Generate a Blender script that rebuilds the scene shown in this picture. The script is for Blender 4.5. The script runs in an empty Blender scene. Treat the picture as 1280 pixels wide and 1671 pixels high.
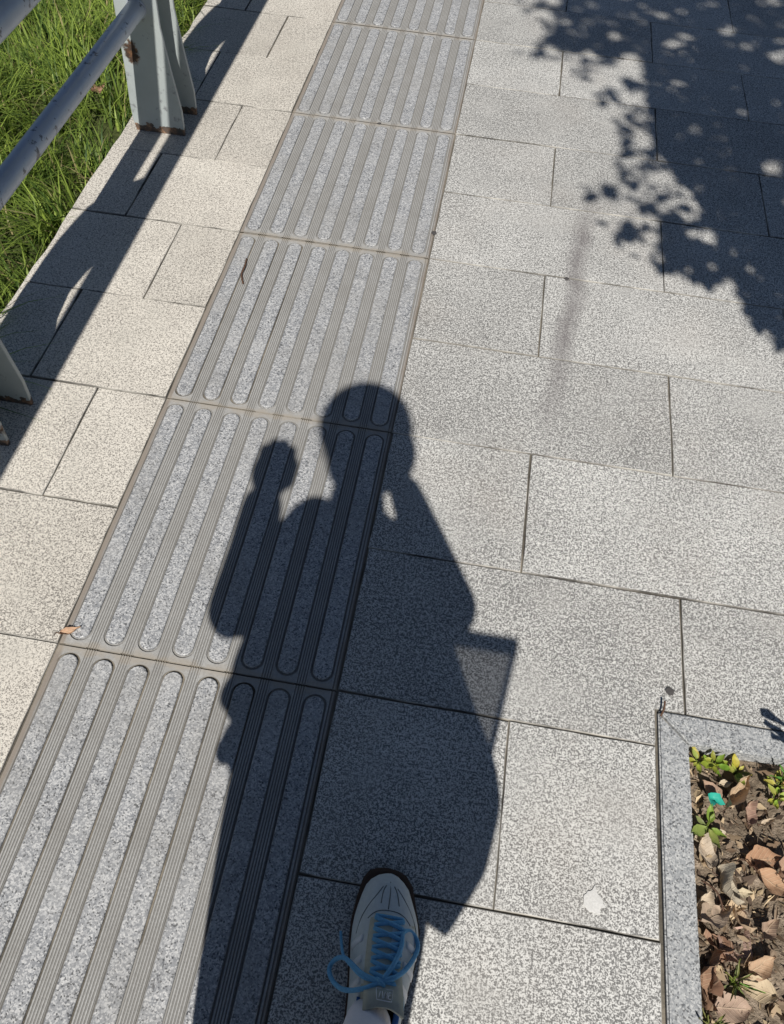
import bpy, bmesh, math, random
import numpy as np
from mathutils import Vector, Matrix, noise
random.seed(7); rng = np.random.default_rng(11)
scene = bpy.context.scene
C = scene.collection
PI = math.pi

# ------------------------------------------------------------------ camera, sky, sun, exposure
def camera_basis():
    pitch, roll, yaw = math.radians(54.672), math.radians(4.762), math.radians(-5.266)
    cp, sp = math.cos(pitch), math.sin(pitch)
    fw = Vector((math.sin(yaw)*cp, math.cos(yaw)*cp, -sp)); rt = Vector((math.cos(yaw), -math.sin(yaw), 0)); up = rt.cross(fw)
    c, s = math.cos(roll), math.sin(roll)
    return fw, c*rt + s*up, -s*rt + c*up
FW, RT, UP = camera_basis()
CAM = Vector((0.6203, -0.5511, 1.3371))
cam = bpy.data.cameras.new('camera'); cam_o = bpy.data.objects.new('camera', cam); C.objects.link(cam_o)
m = Matrix((RT, UP, -FW)).transposed().to_4x4(); m.translation = CAM
cam_o.matrix_world = m
cam.sensor_fit = 'HORIZONTAL'; cam.sensor_width = 36.0; cam.lens = 36.0*1334.6/1280.0
cam.clip_start = 0.01; cam.clip_end = 500
scene.camera = cam_o

SUN = Vector((0.113, -0.90, 1.0))                       # towards the sun
elev = math.atan2(SUN.z, math.hypot(SUN.x, SUN.y)); azim = math.atan2(SUN.x, SUN.y)
world = bpy.data.worlds.new('World'); scene.world = world; world.use_nodes = True
wn = world.node_tree; bg = wn.nodes['Background']
sky = wn.nodes.new('ShaderNodeTexSky'); sky.sky_type = 'NISHITA'; sky.sun_disc = False
sky.sun_elevation = elev; sky.sun_rotation = azim; sky.air_density = 0.75; sky.dust_density = 0.3; sky.ozone_density = 1.0
wn.links.new(sky.outputs[0], bg.inputs[0]); bg.inputs[1].default_value = 0.05
sl = bpy.data.lights.new('sun', 'SUN'); sl.energy = 5.0; sl.angle = math.radians(0.53); sl.color = (1.0, 0.96, 0.90)
so = bpy.data.objects.new('sun', sl); C.objects.link(so); so.location = (2, -8, 9)
so.rotation_euler = SUN.to_track_quat('Z', 'Y').to_euler()
vs = scene.view_settings; vs.view_transform = 'Standard'; vs.look = 'None'; vs.gamma = 1.0; vs.exposure = 0.10; vs.use_curve_mapping = False

# ------------------------------------------------------------------ helpers
def tag(o, label=None, cat=None, group=None, kind=None):
    if label: o['label'] = label
    if cat: o['category'] = cat
    if group: o['group'] = group
    if kind: o['kind'] = kind
    return o
def link(name, me, mat=None, parent=None, smooth=False):
    o = bpy.data.objects.new(name, me); C.objects.link(o)
    if mat is not None and me is not None and len(me.materials) == 0:
        for mm in (mat if isinstance(mat, (list, tuple)) else [mat]): me.materials.append(mm)
    if parent is not None: o.parent = parent
    if smooth and me is not None:
        me.polygons.foreach_set('use_smooth', [True]*len(me.polygons))
    return o
def empty(name, loc=(0, 0, 0)):
    o = bpy.data.objects.new(name, None); C.objects.link(o); o.location = loc; o.empty_display_size = 0.1
    bpy.context.view_layer.update(); return o
def mesh(name, verts, faces):
    me = bpy.data.meshes.new(name); me.from_pydata([tuple(v) for v in verts], [], faces); me.update(); return me
def bm_mesh(name, bm):
    bmesh.ops.recalc_face_normals(bm, faces=bm.faces[:])
    me = bpy.data.meshes.new(name); bm.to_mesh(me); bm.free(); return me
def local(verts, org): return [Vector(v) - Vector(org) for v in verts]

def tube_geo(pts, radii, n=8, closed_ends=True):
    pts = [Vector(p) for p in pts]
    if not hasattr(radii, '__len__'): radii = [radii]*len(pts)
    V, F = [], []; prev = None
    for i, p in enumerate(pts):
        t = (pts[min(i+1, len(pts)-1)] - pts[max(i-1, 0)]).normalized()
        if prev is None:
            a = Vector((0, 0, 1)) if abs(t.z) < .9 else Vector((1, 0, 0)); nrm = t.cross(a).normalized()
        else: nrm = (prev - t*prev.dot(t)).normalized()
        prev = nrm; bn = t.cross(nrm)
        for k in range(n):
            an = 2*PI*k/n; V.append(p + (nrm*math.cos(an) + bn*math.sin(an))*radii[i])
    for i in range(len(pts)-1):
        for k in range(n): F.append((i*n+k, i*n+(k+1) % n, (i+1)*n+(k+1) % n, (i+1)*n+k))
    if closed_ends:
        F.append(tuple(range(n))[::-1]); F.append(tuple((len(pts)-1)*n+k for k in range(n)))
    return V, F
def spline(pts, k=6, closed=False):
    pts = [Vector(p) for p in pts]; out = []; n = len(pts)
    for i in range(n-1):
        p0, p1, p2, p3 = pts[max(i-1, 0)], pts[i], pts[i+1], pts[min(i+2, n-1)]
        for j in range(k):
            t = j/k
            out.append(.5*((2*p1) + (p2-p0)*t + (2*p0-5*p1+4*p2-p3)*t*t + (3*p1-p0-3*p2+p3)*t**3))
    out.append(pts[-1]); return out
def merge(*geos):
    V, F = [], []
    for v, f in geos:
        o = len(V); V += list(v); F += [tuple(i+o for i in q) for q in f]
    return V, F
def box_geo(x0, x1, y0, y1, z0, z1):
    V = [(x, y, z) for z in (z0, z1) for y in (y0, y1) for x in (x0, x1)]
    return [Vector(v) for v in V], [(0, 2, 3, 1), (4, 5, 7, 6), (0, 1, 5, 4), (2, 6, 7, 3), (0, 4, 6, 2), (1, 3, 7, 5)]

# ------------------------------------------------------------------ materials
class NT:
    def __init__(s, name, rough=.8, spec=.3):
        s.m = bpy.data.materials.new(name); s.m.use_nodes = True; s.t = s.m.node_tree
        s.b = s.t.nodes['Principled BSDF']; s.b.inputs['Roughness'].default_value = rough
        s.b.inputs['Specular IOR Level'].default_value = spec
    def n(s, typ, **kw):
        nd = s.t.nodes.new(typ)
        for k, v in kw.items():
            if k in ('operation', 'blend_type', 'data_type', 'feature', 'distance', 'musgrave_type', 'attribute_name'): setattr(nd, k, v)
        return nd
    def l(s, a, b): s.t.links.new(a, b)
    def val(s, inp, v):
        if hasattr(v, 'is_output') or isinstance(v, bpy.types.NodeSocket): s.l(v, inp)
        else: inp.default_value = v
    def math(s, op, a, b=0.0, c=None, clamp=False):
        nd = s.t.nodes.new('ShaderNodeMath'); nd.operation = op; nd.use_clamp = clamp
        s.val(nd.inputs[0], a); s.val(nd.inputs[1], b)
        if c is not None: s.val(nd.inputs[2], c)
        return nd.outputs[0]
    def mix(s, f, a, b, blend='MIX'):
        nd = s.t.nodes.new('ShaderNodeMix'); nd.data_type = 'RGBA'; nd.blend_type = blend
        s.val(nd.inputs[0], f)
        for i, v in ((6, a), (7, b)):
            if isinstance(v, tuple): v = (*v[:3], 1)
            s.val(nd.inputs[i], v)
        return nd.outputs[2]
    def noise(s, vec, scale, detail=3, rough=.55, dist=0.0):
        nd = s.t.nodes.new('ShaderNodeTexNoise'); nd.inputs['Scale'].default_value = scale
        nd.inputs['Detail'].default_value = detail; nd.inputs['Roughness'].default_value = rough; nd.inputs['Distortion'].default_value = dist
        if vec is not None: s.l(vec, nd.inputs['Vector'])
        return nd.outputs['Fac']
    def vor(s, vec, scale, out='Color'):
        nd = s.t.nodes.new('ShaderNodeTexVoronoi'); nd.inputs['Scale'].default_value = scale
        s.l(vec, nd.inputs['Vector']); return nd.outputs[out]
    def ramp(s, f, stops):
        nd = s.t.nodes.new('ShaderNodeValToRGB'); e = nd.color_ramp.elements
        while len(e) < len(stops): e.new(0.5)
        for el, (p, c) in zip(e, stops): el.position = p; el.color = (*c[:3], 1) if isinstance(c, tuple) else (c, c, c, 1)
        s.l(f, nd.inputs[0]); return nd.outputs[0]
    def objvec(s, off=True):
        tc = s.t.nodes.new('ShaderNodeTexCoord'); v = tc.outputs['Object']
        if off:
            oi = s.t.nodes.new('ShaderNodeObjectInfo'); va = s.t.nodes.new('ShaderNodeVectorMath'); va.operation = 'MULTIPLY_ADD'
            co = s.t.nodes.new('ShaderNodeCombineXYZ')
            for i in range(2): s.l(oi.outputs['Random'], co.inputs[i])
            s.l(co.outputs[0], va.inputs[0]); va.inputs[1].default_value = (37, 61, 0); s.l(v, va.inputs[2]); return va.outputs[0], oi.outputs['Random']
        return v
    def pos(s):
        return s.t.nodes.new('ShaderNodeNewGeometry').outputs['Position']
    def bump(s, h, strength=.3, dist=.002):
        nd = s.t.nodes.new('ShaderNodeBump'); nd.inputs['Strength'].default_value = strength; nd.inputs['Distance'].default_value = dist
        s.l(h, nd.inputs['Height']); s.l(nd.outputs[0], s.b.inputs['Normal'])
    def col(s, c): s.val(s.b.inputs['Base Color'], (*c, 1) if isinstance(c, tuple) else c)
def simple(name, c, rough=.7, spec=.3, var=.0, scale=40):
    k = NT(name, rough, spec)
    if var:
        v = k.objvec(False); f = k.noise(v, scale, 4)
        k.col(k.mix(f, tuple(x*(1-var) for x in c), tuple(min(1, x*(1+var)) for x in c)))
        k.bump(f, .25, .002)
    else: k.col(c)
    return k.m
def dark_streak(k, pos):
    """soft dark streak running along the pavers, fading at both ends"""
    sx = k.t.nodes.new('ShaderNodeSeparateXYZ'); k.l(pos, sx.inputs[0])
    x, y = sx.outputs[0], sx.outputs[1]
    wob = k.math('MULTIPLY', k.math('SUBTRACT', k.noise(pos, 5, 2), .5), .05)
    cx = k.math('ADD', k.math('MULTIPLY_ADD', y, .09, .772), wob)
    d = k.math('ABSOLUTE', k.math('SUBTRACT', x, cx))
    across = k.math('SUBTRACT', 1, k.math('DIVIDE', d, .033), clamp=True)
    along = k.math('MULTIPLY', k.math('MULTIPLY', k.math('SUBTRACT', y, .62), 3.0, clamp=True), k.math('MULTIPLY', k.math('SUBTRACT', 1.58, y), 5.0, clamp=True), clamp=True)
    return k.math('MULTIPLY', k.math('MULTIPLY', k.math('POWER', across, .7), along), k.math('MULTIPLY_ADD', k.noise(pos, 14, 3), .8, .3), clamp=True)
def paver_mat(name, light, dark, lo, hi, tint):
    k = NT(name, .82, .25); v, rnd = k.objvec(); p = k.pos()
    g1 = k.math('ADD', k.math('MULTIPLY', k.noise(v, 410, 2.0, .6, .3), .48), k.math('MULTIPLY', k.noise(v, 205, 2.0, .55, .3), .40))
    g1 = k.math('ADD', g1, k.math('MULTIPLY', k.noise(v, 92, 3.0, .6), .15)); g1 = k.math('SUBTRACT', g1, .015)
    big = k.noise(v, 4.5, 3, .6); patch = k.noise(p, 1.7, 2)
    f = k.math('ADD', g1, k.math('MULTIPLY', k.math('SUBTRACT', big, .5), .07))
    f = k.math('ADD', f, k.math('MULTIPLY', k.math('SUBTRACT', rnd, .5), .016))
    g = k.ramp(f, [(lo, 0.0), (hi, 1.0)])
    base = k.mix(g, dark, light)
    # worn, dusted patches where the speckle fades
    wear = k.ramp(k.math('ADD', k.noise(v, 6.5, 4, .6), k.math('MULTIPLY', k.math('SUBTRACT', patch, .5), .5)), [(.54, 0.0), (.72, 1.0)])
    base = k.mix(k.math('MULTIPLY', wear, .42), base, tint)
    tone = k.math('MULTIPLY_ADD', rnd, .10, .95)
    tone = k.math('MULTIPLY', tone, k.math('MULTIPLY', k.math('MULTIPLY_ADD', k.noise(p, 2.6, 4), .24, .88), k.math('MULTIPLY_ADD', k.noise(p, 9.5, 5, .65), .30, .85)))
    mul = k.t.nodes.new('ShaderNodeCombineColor')
    for i in range(3): k.l(tone, mul.inputs[i])
    base = k.mix(1.0, base, mul.outputs[0], 'MULTIPLY')
    warm = k.ramp(k.noise(p, 3.1, 3), [(.5, 0.0), (.75, 1.0)])
    base = k.mix(k.math('MULTIPLY', warm, .15), base, (.43, .37, .31), 'MIX')
    base = k.mix(k.math('MULTIPLY', dark_streak(k, p), .95), base, (.15, .135, .135))  # darkens the pavers along one soft streak
    spots = k.vor(p, 9, 'Distance'); sp = k.math('MULTIPLY', k.math('LESS_THAN', spots, .045), k.math('GREATER_THAN', k.noise(p, 3, 1), .52))
    base = k.mix(k.math('MULTIPLY', sp, .35), base, (.12, .11, .11))
    k.col(base); k.bump(k.math('ADD', g1, k.math('MULTIPLY', k.noise(v, 600, 2), .4)), .35, .0016)
    return k.m
M = {}
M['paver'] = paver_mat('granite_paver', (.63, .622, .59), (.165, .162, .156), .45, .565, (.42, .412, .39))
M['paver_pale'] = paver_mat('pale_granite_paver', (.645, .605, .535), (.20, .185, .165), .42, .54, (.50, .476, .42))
def tactile_mat():
    k = NT('tactile_granite', .6, .4); v, rnd = k.objvec(); p = k.pos()
    cell = k.vor(v, 430); sep = k.t.nodes.new('ShaderNodeSeparateColor'); k.l(cell, sep.inputs[0])
    g = k.ramp(sep.outputs[0], [(0.0, (.02, .022, .026)), (.085, (.035, .037, .042)), (.11, (.20, .21, .225)), (.45, (.26, .265, .275)), (.66, (.41, .415, .42)), (1.0, (.64, .635, .62))])
    soft = k.noise(v, 110, 3, .6); g = k.mix(.28, g, k.ramp(soft, [(.35, (.17, .175, .185)), (.65, (.43, .43, .425))]))
    wear = k.ramp(k.noise(p, 7, 4, .6), [(.48, 0.0), (.68, 1.0)])
    g = k.mix(k.math('MULTIPLY', wear, .28), g, (.46, .455, .44))
    grime = k.ramp(k.noise(p, 4.2, 5, .65), [(.47, 0.0), (.70, 1.0)]); g = k.mix(k.math('MULTIPLY', grime, .45), g, (.24, .23, .21))
    k.col(g); k.bump(soft, .25, .001); return k.m
M['tactile'] = tactile_mat()
def groove_mat():
    k = NT('tactile_ground_ribs', .85, .2); v, rnd = k.objvec(); p = k.pos()
    g = k.mix(k.noise(v, 230, 4, .7), (.20, .197, .19), (.54, .535, .515))
    dirt = k.ramp(k.noise(p, 9, 4, .65), [(.38, 0.0), (.66, 1.0)])
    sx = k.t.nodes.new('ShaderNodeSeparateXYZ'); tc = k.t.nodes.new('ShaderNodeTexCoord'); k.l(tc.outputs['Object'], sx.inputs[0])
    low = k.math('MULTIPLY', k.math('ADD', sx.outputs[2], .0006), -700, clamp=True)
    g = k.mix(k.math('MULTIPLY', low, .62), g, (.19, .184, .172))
    g = k.mix(k.math('MULTIPLY', dirt, .5), g, (.26, .251, .234))
    ax = k.math('ABSOLUTE', sx.outputs[1]); endd = k.math('MULTIPLY', k.math('SUBTRACT', ax, k.math('MULTIPLY_ADD', k.noise(p, 25, 4, .6), -.05, .311)), 90, clamp=True)
    sidd = k.math('MULTIPLY', k.math('SUBTRACT', k.math('ABSOLUTE', k.math('SUBTRACT', sx.outputs[0], .002)), k.math('MULTIPLY_ADD', k.noise(p, 11, 4, .6), -.02, .249)), 160, clamp=True); g = k.mix(k.math('MULTIPLY', sidd, .6), g, (.24, .19, .145))
    g = k.mix(k.math('MULTIPLY', endd, .6), g, (.34, .30, .245))
    k.col(g); k.bump(k.noise(v, 220, 3), .3, .001); return k.m
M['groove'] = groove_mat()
def joint_mat():
    k = NT('joint_sand', .95, .1); p = k.pos()
    f = k.ramp(k.noise(p, 7, 4, .6), [(.36, (.03, .028, .025)), (.48, (.10, .09, .075)), (.60, (.29, .255, .205))])
    k.col(k.mix(k.noise(p, 300, 2), f, (.14, .125, .10), 'MIX')); k.bump(k.noise(p, 150, 3), .6, .003); return k.m
M['joint'] = joint_mat()
def edge_mat():
    k = NT('dirty_joint_edge', .95, .1); p = k.pos()
    k.col(k.ramp(k.noise(p, 9, 4, .65), [(.36, (.09, .085, .077)), (.48, (.25, .238, .215)), (.62, (.46, .44, .395))])); return k.m
M['edge'] = edge_mat()
def kerb_mat():
    k = NT('kerb_granite', .7, .3); v, rnd = k.objvec()
    cell = k.vor(v, 420); sep = k.t.nodes.new('ShaderNodeSeparateColor'); k.l(cell, sep.inputs[0])
    g = k.ramp(sep.outputs[0], [(0.0, (.03, .03, .035)), (.12, (.05, .055, .06)), (.16, (.20, .21, .22)), (.55, (.32, .33, .335)), (1.0, (.60, .60, .58))])
    g = k.mix(.35, g, k.ramp(k.noise(v, 130, 3), [(.35, (.2, .21, .22)), (.65, (.46, .46, .45))]))
    k.col(g); k.bump(k.noise(v, 250, 3), .3, .001); return k.m
M['kerb'] = kerb_mat()
def metal_mat():
    k = NT('weathered_painted_steel', .5, .45); v, rnd = k.objvec(); p = k.pos()
    g = k.mix(k.noise(v, 12, 5, .65), (.27, .30, .295), (.42, .455, .45))
    scuff = k.ramp(k.noise(v, 33, 5, .7), [(.60, 0.0), (.68, 1.0)]); g = k.mix(k.math('MULTIPLY', scuff, .75), g, (.14, .14, .15))
    sx = k.t.nodes.new('ShaderNodeSeparateXYZ'); k.l(p, sx.inputs[0])
    foot = k.math('SUBTRACT', 1.0, k.math('DIVIDE', k.math('ADD', sx.outputs[2], k.math('MULTIPLY', k.math('SUBTRACT', k.noise(v, 38, 4, .65), .5), .05)), .027), clamp=True)
    rn = k.noise(v, 55, 5, .7)
    rust_c = k.ramp(rn, [(.36, (.03, .022, .018)), (.50, (.075, .04, .022)), (.60, (.20, .095, .04)), (.74, (.36, .27, .19))])
    blots = k.ramp(k.noise(v, 9.5, 4, .55), [(.655, 0.0), (.70, 1.0)])
    so_ = k.t.nodes.new('ShaderNodeSeparateXYZ'); tc_ = k.t.nodes.new('ShaderNodeTexCoord'); k.l(tc_.outputs['Object'], so_.inputs[0])
    dx_ = k.math('DIVIDE', k.math('ADD', so_.outputs[0], .043), .022); dz_ = k.math('DIVIDE', k.math('SUBTRACT', so_.outputs[2], .222), .030)
    pr = k.math('SUBTRACT', 1.25, k.math('ADD', k.math('MULTIPLY', dx_, dx_), k.math('MULTIPLY', dz_, dz_)))
    patch_ = k.math('MULTIPLY', k.math('ADD', pr, k.math('MULTIPLY', k.math('SUBTRACT', k.noise(v, 70, 4, .7), .5), 3.2)), 1.4, clamp=True)
    f = k.math('MAXIMUM', k.math('MAXIMUM', k.math('MULTIPLY', k.math('GREATER_THAN', foot, .28), .92), blots), patch_)
    k.col(k.mix(f, g, rust_c)); k.val(k.b.inputs['Roughness'], k.math('MULTIPLY_ADD', f, .35, .48)); k.bump(rn, .2, .001); return k.m
M['steel'] = metal_mat()
def rail_mat():
    k = NT('galvanised_rail', .42, .5); v, rnd = k.objvec()
    g = k.mix(k.noise(v, 16, 5, .65), (.36, .40, .46), (.50, .54, .60))
    scuff = k.ramp(k.noise(v, 28, 5, .72), [(.585, 0.0), (.62, 1.0)])
    k.col(k.mix(k.math('MULTIPLY', scuff, .85), g, (.08, .08, .09))); k.b.inputs['Metallic'].default_value = .25; k.bump(k.noise(v, 60, 4), .12, .001); return k.m
M['rail'] = rail_mat()
def soil_mat(name, a, b):
    k = NT(name, .95, .1); p = k.pos(); f = k.noise(p, 45, 6, .7)
    g = k.ramp(f, [(.3, tuple(x*.45 for x in a)), (.5, a), (.7, b)])
    k.col(g); k.bump(k.math('ADD', f, k.noise(p, 260, 3)), .8, .006); return k.m
M['soil'] = soil_mat('planter_soil', (.21, .165, .12), (.40, .325, .25))
M['turf'] = soil_mat('turf_soil', (.06, .075, .025), (.13, .14, .055))
def attr_leaf(name, base_attr='tint', trans=.35, rough=.55):
    k = NT(name, rough, .35); a = k.t.nodes.new('ShaderNodeAttribute'); a.attribute_name = base_attr
    k.col(a.outputs['Color']); k.b.inputs['Subsurface Weight'].default_value = 0
    tr = k.t.nodes.new('ShaderNodeBsdfTranslucent'); k.l(a.outputs['Color'], tr.inputs[0])
    mx = k.t.nodes.new('ShaderNodeMixShader'); mx.inputs[0].default_value = trans
    k.l(k.b.outputs[0], mx.inputs[1]); k.l(tr.outputs[0], mx.inputs[2]); k.l(mx.outputs[0], k.t.nodes['Material Output'].inputs[0]); return k.m
M['grass'] = attr_leaf('grass_blades', trans=.4, rough=.5)
M['crown'] = attr_leaf('tree_leaves', trans=.25)
M['litter'] = attr_leaf('leaf_crumbs', trans=.1, rough=.8)
def objcol_leaf(name, trans, rough, vein=True):
    k = NT(name, rough, .3); v, rnd = k.objvec(); oi = k.t.nodes.new('ShaderNodeObjectInfo')
    f = k.noise(v, 60, 5, .65); c = k.mix(f, k.mix(1.0, oi.outputs['Color'], (.62, .55, .5), 'MULTIPLY'), oi.outputs['Color'])
    sp = k.ramp(k.noise(v, 130, 3), [(.64, 0.0), (.70, 1.0)]); c = k.mix(k.math('MULTIPLY', sp, .45), c, (.09, .06, .04))
    if vein:
        tc_ = k.t.nodes.new('ShaderNodeTexCoord'); sx_ = k.t.nodes.new('ShaderNodeSeparateXYZ'); k.l(tc_.outputs['Object'], sx_.inputs[0])
        ay = k.math('ABSOLUTE', sx_.outputs[1]); mid = k.math('SUBTRACT', 1.0, k.math('DIVIDE', ay, .0011), clamp=True)
        wv = k.math('SINE', k.math('MULTIPLY', k.math('SUBTRACT', sx_.outputs[0], k.math('MULTIPLY', ay, .9)), 820)); sv = k.math('MULTIPLY', k.math('SUBTRACT', wv, .72), 3.0, clamp=True)
        vv = k.math('MAXIMUM', mid, k.math('MULTIPLY', sv, .6)); c = k.mix(k.math('MULTIPLY', vv, .45), c, (.62, .50, .34)); f = k.math('ADD', f, k.math('MULTIPLY', vv, .8))
    k.col(c); k.bump(f, .5, .002)
    tr = k.t.nodes.new('ShaderNodeBsdfTranslucent'); k.l(c, tr.inputs[0]); mx = k.t.nodes.new('ShaderNodeMixShader'); mx.inputs[0].default_value = trans
    k.l(k.b.outputs[0], mx.inputs[1]); k.l(tr.outputs[0], mx.inputs[2]); k.l(mx.outputs[0], k.t.nodes['Material Output'].inputs[0]); return k.m
M['dry'] = objcol_leaf('dry_leaf', .12, .75)
M['weed'] = objcol_leaf('weed_leaf', .3, .45, False)
M['bark'] = simple('bark', (.12, .095, .07), .9, .2, .45, 25)
M['twig'] = simple('twig', (.10, .055, .035), .8)
M['dropping'] = simple('dried_dropping', (.60, .59, .565), .9, .1, .22, 260)
M['gum'] = simple('gum_spot', (.075, .07, .068), .7, .2, .4, 200)
M['scrap'] = simple('green_plastic', (.03, .33, .25), .35, .5, .2, 60)
M['suede'] = simple('grey_suede', (.61, .635, .62), .9, .15, .16, 160)
M['suede_dark'] = simple('olive_suede', (.48, .475, .39), .9, .15, .18, 160)
M['sole'] = simple('brown_gum_sole', (.055, .03, .02), .7, .3, .25, 90)
M['lace'] = simple('blue_lace', (.16, .40, .62), .8, .2, .3, 300)
M['lining'] = simple('blue_lining', (.05, .13, .33), .85, .2, .2, 200)
M['white'] = simple('white_leather', (.80, .79, .78), .6, .3, .08, 120)
M['seam'] = simple('dark_seam', (.16, .17, .16), .9, .1)
M['sock'] = simple('white_sock', (.78, .75, .78), .95, .1, .08, 250)
M['skin'] = simple('skin', (.52, .33, .24), .55, .35, .08, 60)
M['hair'] = simple('dark_hair', (.025, .018, .015), .5, .4, .4, 70)
M['coat'] = simple('dark_coat', (.05, .055, .075), .9, .15, .25, 120)
M['skirt'] = simple('grey_skirt', (.09, .09, .10), .92, .12, .2, 120)
M['phone'] = simple('phone_body', (.03, .03, .035), .3, .5)
M['glass'] = simple('phone_glass', (.01, .01, .012), .08, .5)
M['bag_rim'] = simple('bag_rim', (.30, .28, .24), .85, .2, .1, 90)
def bag_mat():
    k = NT('sheer_bag', .8, .2); k.col((.45, .42, .36)); tp = k.t.nodes.new('ShaderNodeBsdfTransparent'); mx = k.t.nodes.new('ShaderNodeMixShader'); mx.inputs[0].default_value = .40
    k.l(k.b.outputs[0], mx.inputs[1]); k.l(tp.outputs[0], mx.inputs[2]); k.l(mx.outputs[0], k.t.nodes['Material Output'].inputs[0]); return k.m
M['bag'] = bag_mat()

# ------------------------------------------------------------------ ground and pavement
g = mesh('ground', [(-150, -150, -.085), (150, -150, -.085), (150, 150, -.085), (-150, 150, -.085)], [(0, 1, 2, 3)])
tag(link('ground', g, M['turf']), kind='structure')
PX1, PY0, PY1 = 3.5, -2.4, 5.4
PITX0, PITX1, PITY0, PITY1 = 1.055, 2.255, -1.14, .063       # outer edge of the tree pit kerb
LEFT = -.457
# bedding under the pavers, cut out at the tree pit
V, F = [], []
for (x0, x1, y0, y1) in [(LEFT+.004, PITX0+.02, PY0, PY1), (PITX0+.02, PITX1-.02, PITY1-.02, PY1), (PITX0+.02, PITX1-.02, PY0, PITY0+.02), (PITX1-.02, PX1, PY0, PY1)]:
    v, f = box_geo(x0, x1, y0, y1, -.09, -.0048); V, F = merge((V, F), (v, f))
pavement = tag(link('pavement', mesh('pavement', V, F), M['joint']), kind='structure')
def paver_mesh(w, h, seed, chip=.0012, left_rough=0.0, corners=None):
    r = random.Random(seed); n = 5; pts = []
    def side(a, b, rough=0.0):
        for i in range(n):
            t = i/n; p = Vector((a[0]+(b[0]-a[0])*t, a[1]+(b[1]-a[1])*t)); d = Vector((b[1]-a[1], a[0]-b[0])).normalized()
            j = r.uniform(-chip, .0003) if i else r.uniform(-chip*1.8, 0)
            if rough and i: j = r.uniform(-rough, rough*.5)
            pts.append(p + d*j)
    x, y = w/2, h/2
    cs = [(-x, -y), (x, -y), (x, y), (-x, y)]
    if corners: cs = corners
    for i in range(len(cs)): side(cs[i], cs[(i+1) % len(cs)], left_rough if i == 3 else 0.0)
    k = len(pts); V = []
    for sc, z in ((.0, -.03), (.0, -.0011), (.0012, 0.0)):
        for p in pts:
            q = Vector((p.x - math.copysign(min(sc, abs(p.x)), p.x), p.y - math.copysign(min(sc, abs(p.y)), p.y))) if sc else p
            V.append((q.x, q.y, z + (r.uniform(-.0004, .0002) if z == 0 else 0)))
    F = [tuple(2*k+i for i in range(k))]
    for lv in (0, 1):
        for i in range(k): F.append((lv*k+i, lv*k+(i+1) % k, (lv+1)*k+(i+1) % k, (lv+1)*k+i))
    me = mesh('paver', V, F); me.polygons.foreach_set('material_index', [0] + [1]*(len(F)-1)); return me
cnt = [0]
def paver(x0, x1, y0, y1, mat, gap=.0018, left_rough=0.0, corners=None):
    cnt[0] += 1; r = random.Random(cnt[0]*13+5)
    me = paver_mesh(x1-x0-gap, y1-y0-gap, cnt[0], left_rough=left_rough, corners=corners)
    o = link('paver', me, [M[mat], M['edge']], pavement)
    o.location = ((x0+x1)/2 + r.uniform(-.0008, .0008), (y0+y1)/2 + r.uniform(-.0008, .0008), r.uniform(-.0012, .0006))
    o.rotation_euler = (r.uniform(-.003, .003), r.uniform(-.002, .002), r.uniform(-.0015, .0015))
    return o
def cut_paver(x0, x1, y0, y1):
    """right-hand paver, trimmed where it meets the tree pit"""
    gx = .004
    if y1 <= PITY0 or y0 >= PITY1-.001 or x1 <= PITX0 or x0 >= PITX1:
        paver(x0, x1, y0, y1, 'paver'); return
    if x0 < PITX0 - .1 and PITX0 < x1 < PITX0 + .1 and y0 < PITY1 < y1:      # notched round the kerb corner
        cx, cy, h = (x0+x1)/2, (y0+y1)/2, .0014
        paver(x0, x1, y0, y1, 'paver', corners=[(x0+h-cx, y0+h-cy), (PITX0-gx-cx, y0+h-cy), (PITX0-gx-cx, PITY1+.002-cy), (x1-h-cx, PITY1+.002-cy), (x1-h-cx, y1-h-cy), (x0+h-cx, y1-h-cy)]); return
    if x0 < PITX0 - .03: paver(x0, PITX0-gx, y0, y1, 'paver')
    if x1 > PITX1 + .03: paver(PITX1+gx, x1, y0, y1, 'paver')
    a, b = max(x0, PITX0-gx), min(x1, PITX1+gx)
    if y1 > PITY1 + .02 and b-a > .03: paver(a, b, PITY1+.002, y1, 'paver')
    if y0 < PITY0 - .02 and b-a > .03: paver(a, b, y0, PITY0-.002, 'paver')
r0 = int(math.floor(PY0/.3))
for i in range(r0, int(PY1/.3)):
    y0, y1 = i*.3, i*.3+.3
    xs = [.5, .80] if i % 2 else [.5, 1.104]
    while xs[-1] + .6 < PX1: xs.append(xs[-1]+.6)
    xs.append(PX1)
    for a, b in zip(xs[:-1], xs[1:]): cut_paver(a, b, y0, y1)
    s = -.155 if i % 2 else -.308
    paver(LEFT, s, y0, y1, 'paver_pale', gap=.0045 if i % 2 == 0 else .0028, left_rough=.006); paver(s, 0, y0, y1, 'paver_pale')

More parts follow.
